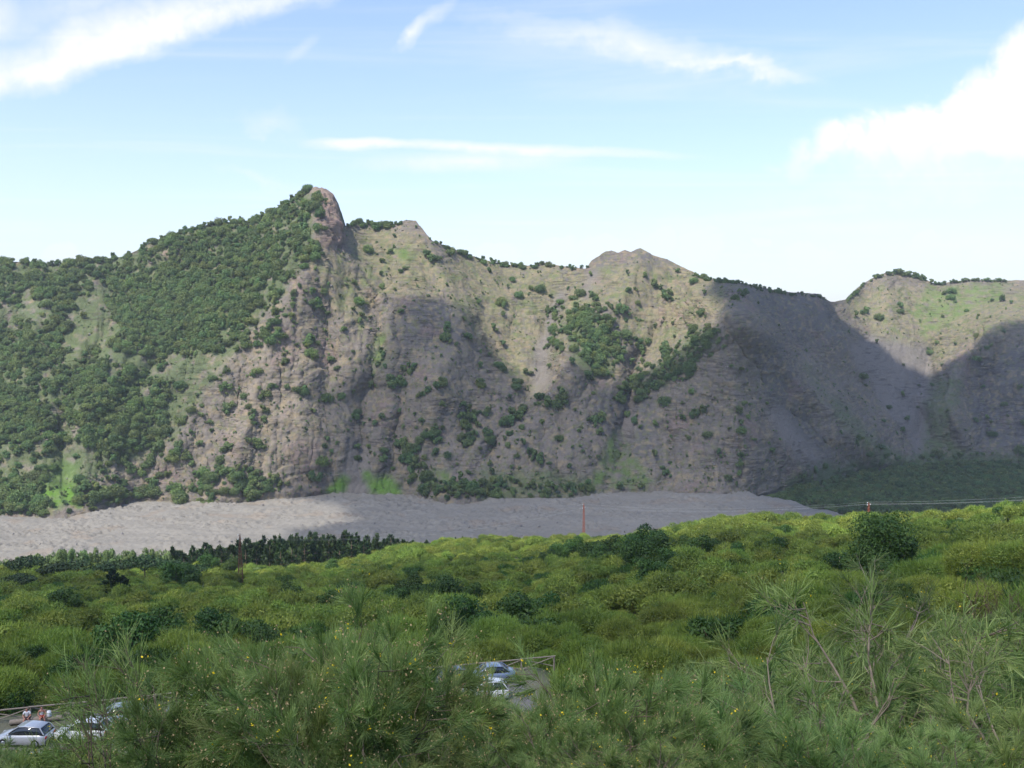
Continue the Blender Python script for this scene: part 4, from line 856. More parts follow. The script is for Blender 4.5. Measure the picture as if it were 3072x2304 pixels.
# ------------------------------------------------------------------ thicket on the hillside
def hz(x, y): return float(ground_z(x, y))
R6 = np.random.default_rng(60)
step = 4.5; pts = []
yv = 17.0
while yv < 470:
    st = step * (0.60 if yv < 60 else 0.95 if yv < 200 else 1.08); w = 0.60 * yv + 14
    xs = np.arange(-w, w, st); pts.append(np.stack([xs + R6.uniform(-0.45, 0.45, len(xs)) * st, yv + R6.uniform(-0.45, 0.45, len(xs)) * st], 1)); yv += st
pts = np.concatenate(pts)
lm_ = lot_mask(pts[:, 0], pts[:, 1]); pts = pts[lm_ < -1.2]
dn = fbm(np.stack([pts[:, 0] / 16, pts[:, 1] / 16, 0 * pts[:, 0]], 1), 3); pts = pts[dn > -0.30]
gz = ground_z(pts[:, 0], pts[:, 1]); uq = 512 + F * pts[:, 0] / pts[:, 1]
hs_ = fbm(np.stack([pts[:, 0] / 11, pts[:, 1] / 11, 0 * pts[:, 0] + 5], 1), 2)
sz = np.clip((1.0 + 0.5 * hs_) * R6.lognormal(0, 0.30, len(pts)), 0.42, 1.6)
# keep the views into the car park open
for (ua, ub, vlim) in [(-190, 150, 745), (150, 200, 738), (390, 470, 708), (470, 575, 703)]:
    m = (pts[:, 1] < 78) & (uq > ua) & (uq < ub)
    hmax = (-(vlim - 325) / F * pts[:, 1]) - gz
    sz[m] = np.minimum(sz[m], hmax[m] / 3.1)
ok = sz > 0.28; pts, gz, uq, sz = pts[ok], gz[ok], uq[ok], sz[ok]
vtop = 325 - (gz + 2.4 * sz) / pts[:, 1] * F
near = (pts[:, 1] < 66) & (vtop < 775) & (uq > -110) & (uq < 1135)
ni = np.nonzero(near)[0]; ni = ni[np.argsort(pts[ni, 1])][:272]
# trees standing among the broom: pixel of the crown, distance, scale, kind
BT = [(885, 545, 150, 1.55, 0), (868, 556, 148, 1.0, 0), (903, 556, 146, 1.0, 0), (840, 540, 165, .8, 0), (1004, 505, 190, .85, 2), (990, 512, 200, .7, 2), (955, 512, 215, .8, 2), (928, 518, 220, .75, 2), (965, 506, 225, .7, 2), (812, 522, 250, .8, 2), (850, 520, 235, .75, 2), (795, 530, 260, .7, 2),
      (575, 540, 330, 1.1, 0), (590, 548, 300, 1.2, 0), (610, 552, 285, 1.2, 0), (632, 556, 270, 1.2, 0), (652, 560, 258, 1.3, 0), (600, 562, 262, 1.1, 0), (622, 570, 240, 1.0, 0), (640, 578, 220, 1.1, 0), (662, 572, 225, 1.1, 0), (655, 592, 190, 1.0, 0), (672, 585, 200, .9, 0), (560, 548, 320, 1.0, 0), (548, 556, 305, .9, 0), (530, 560, 300, .8, 0), (700, 562, 215, 1.0, 0), (716, 556, 225, .8, 0), (690, 548, 250, .8, 0), (740, 560, 210, .8, 0), (765, 548, 225, .7, 0), (780, 540, 235, .7, 0), (690, 532, 300, .8, 2), (735, 530, 290, .8, 2), (660, 536, 310, .8, 0), (640, 540, 320, .9, 0),
      (408, 600, 205, 1.0, 0), (420, 606, 200, 1.0, 0), (396, 606, 198, .8, 0), (445, 606, 195, 1.1, 0), (288, 600, 215, .85, 0), (338, 596, 225, .9, 0), (356, 592, 232, .8, 0), (328, 606, 205, .8, 0), (518, 640, 125, 1.0, 0), (500, 648, 118, .9, 0), (468, 645, 128, 1.0, 0), (452, 652, 118, .8, 0), (546, 628, 140, .8, 0), (540, 648, 116, .8, 0), (470, 600, 205, .8, 0), (485, 560, 300, .6, 0), (410, 575, 270, .6, 0), (508, 592, 220, .7, 0),
      (160, 640, 128, 1.0, 0), (120, 650, 116, 1.0, 0), (205, 632, 140, .9, 0), (240, 636, 132, 1.0, 0), (262, 645, 122, .9, 0), (60, 600, 190, .9, 0), (20, 572, 320, 1.5, 3), (48, 575, 310, 1.2, 3), (140, 563, 330, 1.6, 3), (116, 560, 335, 1.4, 3), (165, 561, 335, 1.4, 3), (70, 565, 335, 1.3, 3), (190, 566, 320, 1.1, 3), (96, 566, 322, 1.2, 3), (12, 585, 280, 1.1, 3),
      (172, 570, 290, 1.3, 0), (186, 575, 285, 1.0, 0), (205, 553, 380, 1.2, 0), (230, 556, 360, 1.1, 0), (255, 556, 365, 1.0, 2), (310, 553, 385, 1.0, 2), (345, 552, 385, 1.0, 2), (360, 556, 370, .9, 2), (330, 560, 350, .9, 0), (285, 556, 365, .9, 2), (375, 548, 390, .9, 2), (585 + 7, 531, 425, .8, 2)]
BIG = make_tree(250, M_LEAF, H=5.4, R=2.5, nq=11000, qs=0.075, bare=0.06, lobes=26, trunk=0.2, name='big_tree')
for k, (u, v, Y, s, kind) in enumerate(BT):
    x = (u - 512) / F * Y; z = hz(x, Y); H0 = [5.2, 9, 5.0, 6.5][kind]
    P = BIG if k == 0 else [BROAD[k % 4], PINES[k % 4], PALE[k % 2], UMB[k % 2]][kind]
    if kind == 3: lab, nm, gp_ = 'dark umbrella pine with a flat rounded crown on the lower slope', 'umbrella_pine', 'umbrella pines on the lower slope'
    elif kind == 2: lab, nm, gp_ = 'pale green leafy tree standing along the sunlit crest of the thicket', 'pale_tree', 'pale trees along the crest'
    elif k == 0: lab, nm, gp_ = 'large dark leafy tree rising above the broom near the right power pole', 'broadleaf_tree', None
    elif k < 4: lab, nm, gp_ = 'smaller dark leafy tree beside the large dark tree', 'broadleaf_tree', 'trees beside the large dark tree'
    elif u > 525 and Y > 180: lab, nm, gp_ = 'dark green leafy tree in the big clump in the middle of the thicket', 'broadleaf_tree', 'trees of the middle clump'
    elif u < 300: lab, nm, gp_ = 'dark green leafy tree in the broom beyond the car park fence', 'broadleaf_tree', 'trees beyond the left fence'
    else: lab, nm, gp_ = 'dark green leafy tree scattered in the thicket behind the near broom', 'broadleaf_tree', 'scattered trees in the thicket'
    plant(nm, P, (x, Y, z - 0.2), (s * 1.65, s * 1.65, s * 1.6) if kind == 0 else (s * 1.15, s * 1.15, s), k * 2.1, lab, 'tree', gp_)
# the two dark conifers in the middle distance on the left, one odd spruce and the pine plantation by the lava
for k, (u, Y, s, lab) in enumerate([(108, 262, 1.05, 'nearly black conifer standing alone in the thicket left of the lattice pole'), (118, 266, 0.8, 'smaller black conifer touching the nearly black one')]):
    x = (u - 512) / F * Y; plant('dark_conifer', make_pine(500 + k, mat_foliage('dark_needles%d' % k, (0.014, 0.030, 0.012), (0.032, 0.055, 0.020), 0.05), H=9, R=3.9, tiers=9, nq=1700, name='dark_conifer'), (x, Y, hz(x, Y) - 0.2), (s, s, s * 0.86), k, lab, 'tree')
pl = []
for k in range(86):
    u = 168 + 262 * (k + R6.uniform(-0.6, 0.6)) / 86; row = k % 4
    Y = 425 + 14 * row + R6.uniform(-7, 7) + 22 * sstep(u, 300, 420); x = (u - 512) / F * Y
    vt_ = np.interp(u, [165, 200, 240, 270, 300, 330, 360, 400, 432], [553, 549, 544, 541, 538, 537, 538, 542, 548]) + R6.uniform(-2.0, 5.0)
    zt = -(vt_ - 325) / F * Y; z = hz(x, Y); s = max(0.7, (zt - z) / 9.0)
    pl.append((x, Y, z, min(s, 2.3)))
for k, (x, Y, z, s) in enumerate(pl):
    plant('pine_tree', PINES[k % 4], (x, Y, z - 0.2), ((0.6 * s + 0.65) * R6.uniform(0.8, 1.2), (0.6 * s + 0.65) * R6.uniform(0.8, 1.2), s * R6.uniform(0.9, 1.08)), k * 1.9, 'dark green pine in the plantation bordering the lava flow', 'tree', 'pines of the plantation by the lava')
for k, u in enumerate([455, 462, 470, 478, 486, 496, 512, 520]):
    Y = 470; x = (u - 512) / F * Y; plant('pine_tree', PINES[k % 4], (x, Y, hz(x, Y)), (0.6, 0.6, (-(541 - 325 + R6.uniform(-2, 2)) / F * Y - hz(x, Y)) / 9), k, 'pine tip showing just above the crest below the lava', 'tree', 'pine tips above the crest')
# pale trees fringing the lava on the left
for k in range(46):
    u = -20 + 185 * (k + R6.uniform(-.5, .5)) / 46; Y = R6.uniform(395, 455); x = (u - 512) / F * Y; z = hz(x, Y)
    vt_ = np.interp(u, [0, 30, 60, 130, 170], [558, 552, 548, 547, 549]) + R6.uniform(-3, 6); s = ((-(vt_ - 325) / F * Y) - z) / 5.0
    plant('fringe_tree', PALE[k % 2], (x, Y, z - 0.2), (min(s, 1.3), min(s, 1.3), s), k * 1.1, 'pale green tree in the fringe along the near lava edge', 'tree', 'pale trees fringing the lava')

clear = np.ones(len(pts), bool)
for (u, v, Y, s, kind) in BT:
    x = (u - 512) / F * Y; clear &= np.hypot(pts[:, 0] - x, pts[:, 1] - Y) > 1.7 * s
clear &= ~((np.abs(uq - 237) < 7) & (pts[:, 1] > 255) & (pts[:, 1] < 304))
isn = np.zeros(len(pts), bool); isn[ni] = True
mass = ~isn & clear & (vtop < 800) & (pts[:, 1] > 48)
scatter('broom_thicket', SHRUBJ, np.stack([pts[mass, 0], pts[mass, 1], gz[mass] - 0.15], 1), sz[mass] * 1.08, 'dense thicket of rounded yellow-green broom shrubs on the hillside', SZ=sz[mass], pick=np.where(pts[mass, 1] < 135, np.where(R6.random(mass.sum()) < 0.13, 5, 6 + R6.integers(0, 3, mass.sum())), R6.integers(0, 6, mass.sum())))
bz_ = {}
for j, k in enumerate(ni):
    x, y = pts[k]; s = sz[k]; op = (uq[k] > 640) and (R6.random() < 0.22); u_, v_ = uq[k], vtop[k]
    pr = (OPENB[j % 3] if op else (NEARB[j % 4] if y < 20 else MIDB[j % 5]))
    zn = ('beside the parked cars on the left' if u_ < 200 else 'hidden behind the biggest near bush' if u_ < 420 else 'below the slate blue sedan' if u_ < 600 else ('just past the right end of the fence' if y > 45 else 'low on the bank right of the middle') if u_ < 760 else
          ('under the large dark tree on the right slope' if y > 48 else 'half way up the right slope' if y > 30 else 'close by on the right slope') if u_ < 940 else ('next to the dead red-brown bush' if y > 45 else 'near the right edge of the picture'))
    kind = 'sparse grey-stemmed broom bush ' if op else 'green broom bush '
    o = plant('broom_bush', pr, (x, y, gz[k] - 0.1), (s * 1.1, s * 1.1, s), R6.uniform(0, 6.28), kind + zn, 'bush', kind.strip() + ' ' + zn)
    bz_.setdefault(kind + zn, []).append((o, u_, y, s))
for lab, L in bz_.items():
    if len(L) < 2: continue
    done = set()
    for word, key in (('largest', lambda q: -q[3]), ('leftmost', lambda q: q[1]), ('rightmost', lambda q: -q[1]), ('nearest', lambda q: q[2]), ('farthest', lambda q: -q[2])):
        c = [q for q in sorted(L, key=key) if q[0].name not in done]
        if c: c[0][0]['label'] = word + ' ' + lab; done.add(c[0][0].name)
# ------------------------------------------------------------------ foreground bushes placed one by one: pixel of the top, distance, width in pixels
def extent(parts):
    me = parts['foliage']; co = np.empty(len(me.vertices) * 3, np.float32); me.vertices.foreach_get('co', co); co = co.reshape(-1, 3)
    return np.percentile(co[:, 2], 99.6), np.percentile(np.hypot(co[:, 0], co[:, 1]), 92)
def hero(u, vt, Y, wpx, proto, seed, label, group=None, name='broom_bush', lean=(0, 0)):
    x = (u - 512) / F * Y; z = hz(x, Y); zt = -(vt - 325) / F * Y; ez, er = extent(proto)
    szz = max(0.2, (zt - z + 0.15) / ez); sx = float(np.clip(wpx / F * Y / (2 * er), 0.85 * szz, 1.35 * szz))
    return plant(name, proto, (x, Y, z - 0.15), (sx, sx, szz), seed, label, 'bush', group, tilt=lean)
HN = [make_broom(700 + k, M_BROOM, H=2.2, R=1.25, limbs=15, sub=8, ter=4, twigs=50, tw=0.0048, tl=(0.14, 0.34), spread=0.36, up=0.2, stem=0.02, name='front_broom', flowers=0.002, pods=0.03) for k in range(3)]
THIN = [make_broom(720 + k, M_BROOM, H=2.9, R=0.8, limbs=5, sub=8, ter=5, twigs=10, tw=0.0075, tl=(0.16, 0.38), stem=0.03, open_=0.8, name='thin_broom', flowers=0.0, pods=0.02) for k in range(2)]
HL = [(272, 645, 9.8, 150, HN[2], 'grey-green broom bush rising left of the biggest bush'), (402, 650, 9.6, 60, HN[1], 'feathery broom fan right behind the biggest bush'), (345, 640, 8.4, 150, HN[1], 'grey-green broom bush leaning against the front of the biggest bush'), (348, 622, 9.4, 150, HN[0], 'big pale green broom bush, tallest of the near bushes'), (300, 672, 8.6, 150, HN[1], 'pale green broom bush against the left side of the biggest bush'), (385, 672, 9.0, 70, HN[2], 'green broom bush leaning out to the right of the biggest bush'),
      (330, 700, 7.6, 170, HN[2], 'broom bush in front of the biggest bush at the bottom edge'), (410, 730, 7.8, 110, HN[0], 'low broom bush at the bottom edge under the biggest bush'), (238, 655, 10.6, 100, NEARB[1], 'dark green broom bush behind the thin tall stems'),
      (150, 640, 10.2, 105, THIN[0], 'tall thin broom with dark bare lower stems over the road'), (98, 655, 11.2, 45, THIN[1], 'feathery single broom spray in front of the fence'), (205, 700, 9.3, 90, THIN[1], 'thin broom spray beside the tall dark stems'),
      (112, 740, 11.5, 70, NEARB[2], 'low dense broom bush in front of the white windscreen'), (40, 752, 12.0, 80, NEARB[3], 'low dense broom bush in the bottom corner below the silver car'), (190, 682, 9.0, 85, HN[1], 'low broom bush at the bottom edge beside the road'),
      (474, 712, 9.6, 50, HN[1], 'spiky green broom bush in front of the parked blue car'), (584, 670, 10.2, 80, HN[2], 'green broom bush with yellow flowers beside the blue car'), (540, 694, 10.4, 60, HN[0], 'small broom bush before the pale end of the road'), (455, 728, 8.8, 80, HN[2], 'low broom bush in front of the gravel patch'),
      (618, 690, 9.8, 120, HN[0], 'bushy green broom in the middle of the bottom row'), (560, 735, 8.2, 140, HN[1], 'broom bush at the bottom edge in the middle'), (672, 712, 9.2, 120, HN[1], 'bluish green broom bush right of the middle'),
      (640, 748, 7.8, 130, HN[0], 'low broom at the bottom edge right of the middle'), (735, 728, 11.5, 130, NEARB[0], 'dark broom bush before the fallen grey branches'), (700, 690, 14, 110, NEARB[2], 'round broom bush behind the bluish green one'),
      (790, 690, 15, 120, NEARB[1], 'broom bush with yellow tips on the right slope'), (845, 735, 11, 130, NEARB[3], 'low broom bush below the grey forked branch'), (960, 745, 11, 150, NEARB[2], 'broom bush in the bottom corner on the right'), (1015, 715, 13, 120, NEARB[0], 'broom bush cut by the right edge of the picture')]
for k, (u, vt, Y, w, pr, lab) in enumerate(HL): hero(u, vt, Y, w * 1.25, pr, 1.7 * k, lab)
# open brooms whose grey limbs show, and dead wood
OP = [(905, 592, 24, 190, 'wide open broom with grey limbs fanning from one trunk on the right'), (800, 668, 17, 130, 'open broom with two pale bent limbs on the right slope'), (978, 665, 21, 100, 'open broom with a grey forked stem near the right edge'), (885, 575, 50, 75, 'open broom on a dark leaning trunk below the large dark tree'), (860, 640, 27, 90, 'small open broom behind the wide open one')]
for k, (u, vt, Y, w, lab) in enumerate(OP): hero(u, vt, Y, w, OPENB[k % 3], 0.8 * k + 0.4, lab, lean=(0.0, [0, -0.25, 0.1, -0.2, 0.1][k]))
BARE = [make_bare(740 + k, H=2.4, R=1.3, limbs=4, name='bare_branch') for k in range(3)]
for k, (u, v, Y, s, rz, tl_, lab) in enumerate([(818, 768, 13, 0.62, 0.5, -0.6, 'bent pale dead branch lying out of the bush at the bottom edge'), (905, 752, 20, 0.95, 2.0, 0.0, 'grey forked dead branches inside the wide open broom'), (985, 745, 17, 0.75, 4.0, 0.1, 'thin grey Y-shaped dead branch near the right edge'), (895, 640, 46, 1.1, 1.0, -0.2, 'brown bare crooked stem below the large dark tree'),
                                              (630, 655, 44, 0.75, 3.3, 0.1, 'upright bleached dead stick in the middle of the broom'), (578, 640, 46, 0.7, 5.0, 0, 'dark dead stick left of the bleached one'), (690, 640, 40, 0.6, 2.5, 0.4, 'fan of tan dead twigs in the thicket'), (940, 660, 30, 0.7, 5.6, 0.5, 'horizontal grey dead branch on the right slope')]):
    x = (u - 512) / F * Y; o = plant('dead_branch', dict(stems=BARE[k % 3]), (x, Y, hz(x, Y) - 0.1), s, rz, lab, 'branch', tilt=(0, tl_))
RED = make_bare(760, H=3.0, R=1.3, limbs=9, wood=M_DEADRED, name='dead_bush', fine=4)
for k, (u, Y, s, lab) in enumerate([(1006, 68, 2.2, 'large dead red-brown bush at the right edge'), (1040, 70, 2.1, 'dead red-brown bush cut by the right edge'), (984, 66, 1.5, 'small dead red-brown bush beside the large one')]):
    x = (u - 512) / F * Y; plant('dead_bush', dict(stems=RED), (x, Y, hz(x, Y)), s, k * 2, lab, 'bush')
# grass under the bushes
def make_tuft(seed, n=60):
    r = np.random.default_rng(seed); A = Acc(); b = np.concatenate([r.normal(size=(n, 2)) * 0.10, np.zeros((n, 1))], 1)
    A.add(blades(b, unit(np.concatenate([r.normal(size=(n, 2)) * 0.4, np.ones((n, 1))], 1)), r.uniform(0.25, 0.6, n), 0.014 * r.uniform(0.7, 1.4, n), r, -0.2), np.repeat(r.uniform(0, 1, n), 5)); return A.mesh('grass_tuft', M_GRASS)
R7 = np.random.default_rng(71); n = 9000; gyv = 15 + 55 * R7.random(n) ** 0.8; gxv = R7.uniform(-0.62, 0.62, n) * gyv
k = lot_mask(gxv, gyv) < -1.0; gxv, gyv = gxv[k], gyv[k]
scatter('grass', [make_tuft(j) for j in range(3)], np.stack([gxv, gyv, ground_z(gxv, gyv) - 0.03], 1), R7.uniform(0.7, 1.5, len(gxv)), 'fresh green grass between the bushes')

# ------------------------------------------------------------------ car park: road sheet, fence, cars, people
def lot_pt(s, t, z=0.0): p = FEN_A + FDIR * s + FNOR * t; return np.array([p[0], p[1], Z_LOT + z])
FANG = math.atan2(FDIR[1], FDIR[0])
M_ASPH = mat_simple('worn_asphalt', (0.19, 0.175, 0.165), 0.92, 0.15, nscale=1.7, namp=0.18, bump=0.3)
S_, T_ = np.meshgrid(np.linspace(-24, 41, 60), np.linspace(2.6, 11.5, 12)); base_ = FEN_A[None] + S_.ravel()[:, None] * FDIR + T_.ravel()[:, None] * FNOR
wv = perlin(np.stack([S_.ravel() / 3, T_.ravel() * 0, T_.ravel() * 0 + 3], 1)) * 0.35 * (np.abs(T_.ravel() - 7.05) > 4)
base_ = base_ + wv[:, None] * FNOR
link('road', raw_mesh('road', np.concatenate([base_, np.full((len(base_), 1), Z_LOT + 0.012)], 1), grid_faces(12, 60)[:, ::-1], M_ASPH, smooth=True), label='worn grey asphalt strip of the car park road', kind='structure')
M_RAIL = mat_simple('weathered_timber', (0.27, 0.225, 0.18), 0.9, 0.1, nscale=6, namp=0.3)
fence = bpy.data.objects.new('timber_fence', None); COL.objects.link(fence); fence.location = lot_pt(-6, 0)
tag(fence, 'rustic timber rail fence with crossed braces along the car park edge', 'fence')
def bar(p, q, r0, r1, name, mat, parent, sides=7, off=None):
    o_ = np.array(off if off is not None else (0, 0, 0)); V, Fc = tube([np.array(p) - o_, (np.array(p) + np.array(q)) / 2 - o_ + [0, 0, random.uniform(-.015, .015)], np.array(q) - o_], [r0, (r0 + r1) / 2, r1], sides)
    c1 = np.arange(sides)[None, ::-1]; c2 = (np.arange(sides) + 2 * sides)[None]
    me = raw_mesh(name, V, [Fc], mat, smooth=True); return link(name, me, parent)
fo = lot_pt(-6, 0); NB = 17; BL = 3.0
for k in range(NB + 1):
    s = -6 + BL * k; bar(lot_pt(s, 0, -0.3), lot_pt(s, 0, 1.02), 0.075, 0.07, 'post', M_RAIL, fence, off=fo)
    if k < NB:
        bar(lot_pt(s - 0.12, 0.03, 1.0 + random.uniform(-.02, .03)), lot_pt(s + BL + 0.12, 0.03, 1.0 + random.uniform(-.02, .03)), 0.066, 0.058, 'rail', M_RAIL, fence, off=fo)
        bar(lot_pt(s + 0.1, 0.05, 0.1), lot_pt(s + BL - 0.1, 0.05, 0.92), 0.05, 0.045, 'brace', M_RAIL, fence, off=fo)
        bar(lot_pt(s + 0.1, -0.06, 0.92), lot_pt(s + BL - 0.1, -0.06, 0.1), 0.05, 0.045, 'brace', M_RAIL, fence, off=fo)

M_GLASS = mat_simple('dark_car_glass', (0.02, 0.025, 0.03), 0.05, 0.8); M_TYRE = mat_simple('tyre_rubber', (0.02, 0.02, 0.02), 0.8, 0.2); M_RIM = mat_simple('alloy_rim', (0.45, 0.45, 0.46), 0.3, 0.5, 0.8)
M_RED = mat_simple('red_tail_lamp', (0.42, 0.02, 0.015), 0.2, 0.6); M_LAMP = mat_simple('clear_headlamp', (0.7, 0.72, 0.75), 0.1, 0.6); M_TRIM = mat_simple('black_car_trim', (0.03, 0.03, 0.032), 0.6, 0.3); M_PLATE = mat_simple('white_number_plate', (0.75, 0.75, 0.72), 0.5, 0.3)
def loft(stations, mat, name, parent, cap=True, smooth=True):
    """stations: (x, half_width_bottom, half_width_top, z_bottom, z_top)"""
    V = []; n = len(stations)
    for (x, wb, wt, z0, z1) in stations:
        zm = z0 + (z1 - z0) * 0.55; wm = max(wb, wt) * 1.0
        ring = [(wb * .92, z0), (wb, z0 + .08 * (z1 - z0)), (wm, zm), (wt, z1 - .10 * (z1 - z0)), (wt * .88, z1), (wt * .4, z1 + .015)]
        V += [(x, -a, b) for a, b in ring] + [(x, a, b) for a, b in ring[::-1]]
    V = np.array(V); m = 12; i = np.arange(n * m).reshape(n, m); j = np.roll(i, -1, 1)
    f4 = np.stack([i[:-1], i[1:], j[1:], j[:-1]], -1).reshape(-1, 4)
    cv = np.array([V[:m].mean(0), V[-m:].mean(0)]); V = np.concatenate([V, cv]); a, b = n * m, n * m + 1; k = np.arange(m)
    f3 = np.concatenate([np.stack([k, (k + 1) % m, np.full(m, a)], 1), np.stack([(k + 1) % m + (n - 1) * m, k + (n - 1) * m, np.full(m, b)], 1)])
    return link(name, raw_mesh(name, V, [f3, f4], mat, smooth=smooth), parent)
def boxm(name, c, d, mat, parent):
    c = np.array(c); d = np.array(d) / 2; V = c + d * np.array([(x, y, z) for x in (-1, 1) for y in (-1, 1) for z in (-1, 1)])
    f = np.array([(0, 1, 3, 2), (4, 6, 7, 5), (0, 4, 5, 1), (2, 3, 7, 6), (0, 2, 6, 4), (1, 5, 7, 3)])
    return link(name, raw_mesh(name, V, f, mat), parent)
def wheel(parent, x, y):
    th = np.linspace(0, 2 * math.pi, 24, endpoint=False); prof = [(0.20, -0.09), (0.29, -0.10), (0.315, -0.06), (0.315, 0.06), (0.29, 0.10), (0.20, 0.09)]
    V = np.array([(x + r * math.cos(t), y + w, 0.315 + r * math.sin(t)) for t in th for r, w in prof]); m = len(prof); i = np.arange(24 * m).reshape(24, m); j = np.roll(i, -1, 0)
    f = np.concatenate([np.stack([i[:, k], i[:, (k + 1) % m], j[:, (k + 1) % m], j[:, k]], -1) for k in range(m)])
    w = link('wheel', raw_mesh('tyre', V, f, M_TYRE, smooth=True), parent)
    V = np.array([(x + r * math.cos(t), y + ww, 0.315 + r * math.sin(t)) for t in th for r, ww in ((0.205, -.08), (0.205, .08))] + [(x, y - .05, .315), (x, y + .05, .315)]); k = np.arange(24) * 2; k2 = (k + 2) % 48
    link('rim', raw_mesh('rim', V, [np.concatenate([np.stack([k, k2, np.full(24, 48)], 1), np.stack([k2 + 1, k + 1, np.full(24, 49)], 1)]), np.stack([k, k + 1, k2 + 1, k2], 1)], M_RIM, smooth=True), w)
def car(loc, rz, paint, label, kind='hatch', name='parked_car', ps=1.0):
    o = bpy.data.objects.new(name, None); COL.objects.link(o); o.location = [float(q) for q in loc]; o.rotation_euler = (0, 0, rz); o.scale = (ps, ps, ps); tag(o, label, 'car', 'cars parked by the fence')
    if kind == 'sedan':
        body = [(-2.15, .62, .60, .38, .72), (-2.08, .76, .72, .25, .86), (-1.75, .83, .76, .2, .93), (-1.2, .85, .79, .2, .94), (0, .86, .80, .2, .93), (.9, .85, .79, .2, .90), (1.5, .82, .74, .2, .82), (2.0, .74, .66, .24, .70), (2.15, .6, .55, .36, .60)]
        cab = [(-1.62, .70, .64, .88, .95), (-1.0, .75, .57, .88, 1.36), (-.2, .76, .58, .88, 1.43), (.35, .76, .57, .88, 1.40), (1.1, .72, .62, .86, .93)]; rf = [(-1.02, .575, .50, 1.345, 1.385), (-.6, .60, .52, 1.385, 1.425), (-.1, .61, .53, 1.405, 1.445), (.36, .595, .51, 1.375, 1.415)]
    else:
        body = [(-1.9, .66, .64, .36, .80), (-1.85, .78, .74, .24, .92), (-1.4, .83, .77, .2, .96), (-.4, .84, .78, .2, .94), (.6, .84, .78, .2, .91), (1.25, .81, .73, .2, .83), (1.75, .73, .66, .24, .70), (1.9, .58, .53, .36, .60)]
        cab = [(-1.84, .70, .66, .86, .95), (-1.45, .74, .58, .88, 1.38), (-.5, .76, .60, .88, 1.48), (.15, .76, .59, .88, 1.44), (.98, .72, .62, .86, .92)]; rf = [(-1.5, .585, .50, 1.37, 1.405), (-.9, .61, .53, 1.43, 1.47), (-.4, .62, .54, 1.455, 1.495), (.14, .60, .52, 1.415, 1.455)]
    loft(body, paint, 'body', o); loft(cab, M_GLASS, 'window', o); loft(rf, paint, 'roof', o)
    L0, L1 = body[0][0], body[-1][0]
    for s in (-1, 1):
        cx0, cx1 = cab[1][0], cab[3][0]
        for (xa, za, xb, zb) in ((cab[0][0] + .05, .95, cx0, rf[0][4] - .02), (cab[-1][0] - .05, .93, cx1, rf[-1][4] - .02), ((cx0 + cx1) / 2, .93, (cx0 + cx1) / 2, rf[1][4] - .02)):
            V, Fc = tube([(xa, s * .71, za), ((xa + xb) / 2, s * .675, (za + zb) / 2 + .02), (xb, s * .585, zb)], [.045] * 3, 5); link('pillar', raw_mesh('pillar', V, Fc, paint, smooth=True), o)
        boxm('tail_light', (L0 + .03, s * .60, .74), (.10, .24, .17), M_RED, o); boxm('headlight', (L1 - .13, s * .52, .62), (.14, .26, .12), M_LAMP, o); boxm('mirror', (.72, s * .90, .98), (.12, .16, .11), paint, o)
        for x in (L0 + .72, L1 - .72): wheel(o, x, s * .76)
    boxm('bumper', (L0 + .02, 0, .42), (.14, 1.40, .18), M_TRIM, o); boxm('bumper', (L1 - .02, 0, .42), (.14, 1.30, .16), M_TRIM, o); boxm('number_plate', (L0 - .06, 0, .60), (.02, .50, .11), M_PLATE, o)
    return o
def paint(name, c, metal=0.4): return mat_simple(name, c, 0.32, 0.5, metal, coat=0.8)
P_SIL = paint('silver_paint', (0.50, 0.51, 0.52), 0.3); P_WHI = paint('white_paint', (0.78, 0.78, 0.77), 0.0); P_BLU = paint('slate_blue_paint', (0.20, 0.25, 0.36), 0.3); P_DRK = paint('black_blue_paint', (0.02, 0.025, 0.04), 0.2); P_GRY = paint('blue_grey_paint', (0.30, 0.34, 0.38), 0.3)
def s_of_u(u, t):
    s = np.linspace(-20, 60, 801); p = FEN_A[None] + s[:, None] * FDIR + t * FNOR; return float(s[np.argmin(np.abs(512 + F * p[:, 0] / p[:, 1] - u))])
for (u, t, rz, pt, kd, lab) in [(14, 4.6, FANG + math.pi - .35, P_SIL, 'hatch', 'silver hatchback seen over the bushes next to the two sitting people'), (74, 4.9, FANG + math.pi - .30, P_WHI, 'hatch', 'white car with a glaring windscreen half hidden by broom'), (112, 2.6, FANG + math.pi, P_GRY, 'sedan', 'blue-grey car parked against the fence on the left'),
                                (186, 2.2, FANG + math.pi, P_SIL, 'hatch', 'pale car almost hidden behind the biggest near bush'), (404, 4.2, FANG + math.pi - .5, P_SIL, 'hatch', 'silver car peeping out right of the biggest near bush'), (446, 1.9, FANG + math.pi, P_DRK, 'hatch', 'black-blue car under the right stretch of the fence'),
                                (490, 1.8, FANG + math.pi - .12, P_BLU, 'sedan', 'slate blue sedan with a red tail lamp by the fence'), (484, 5.4, FANG + math.pi - .2, P_WHI, 'hatch', 'white car in front of the slate blue sedan'), (4, 10.5, FANG + math.pi, P_WHI, 'hatch', 'white car at the bottom left corner')]:
    car(lot_pt(s_of_u(u, t), t, 0.015), rz, pt, lab, kd)

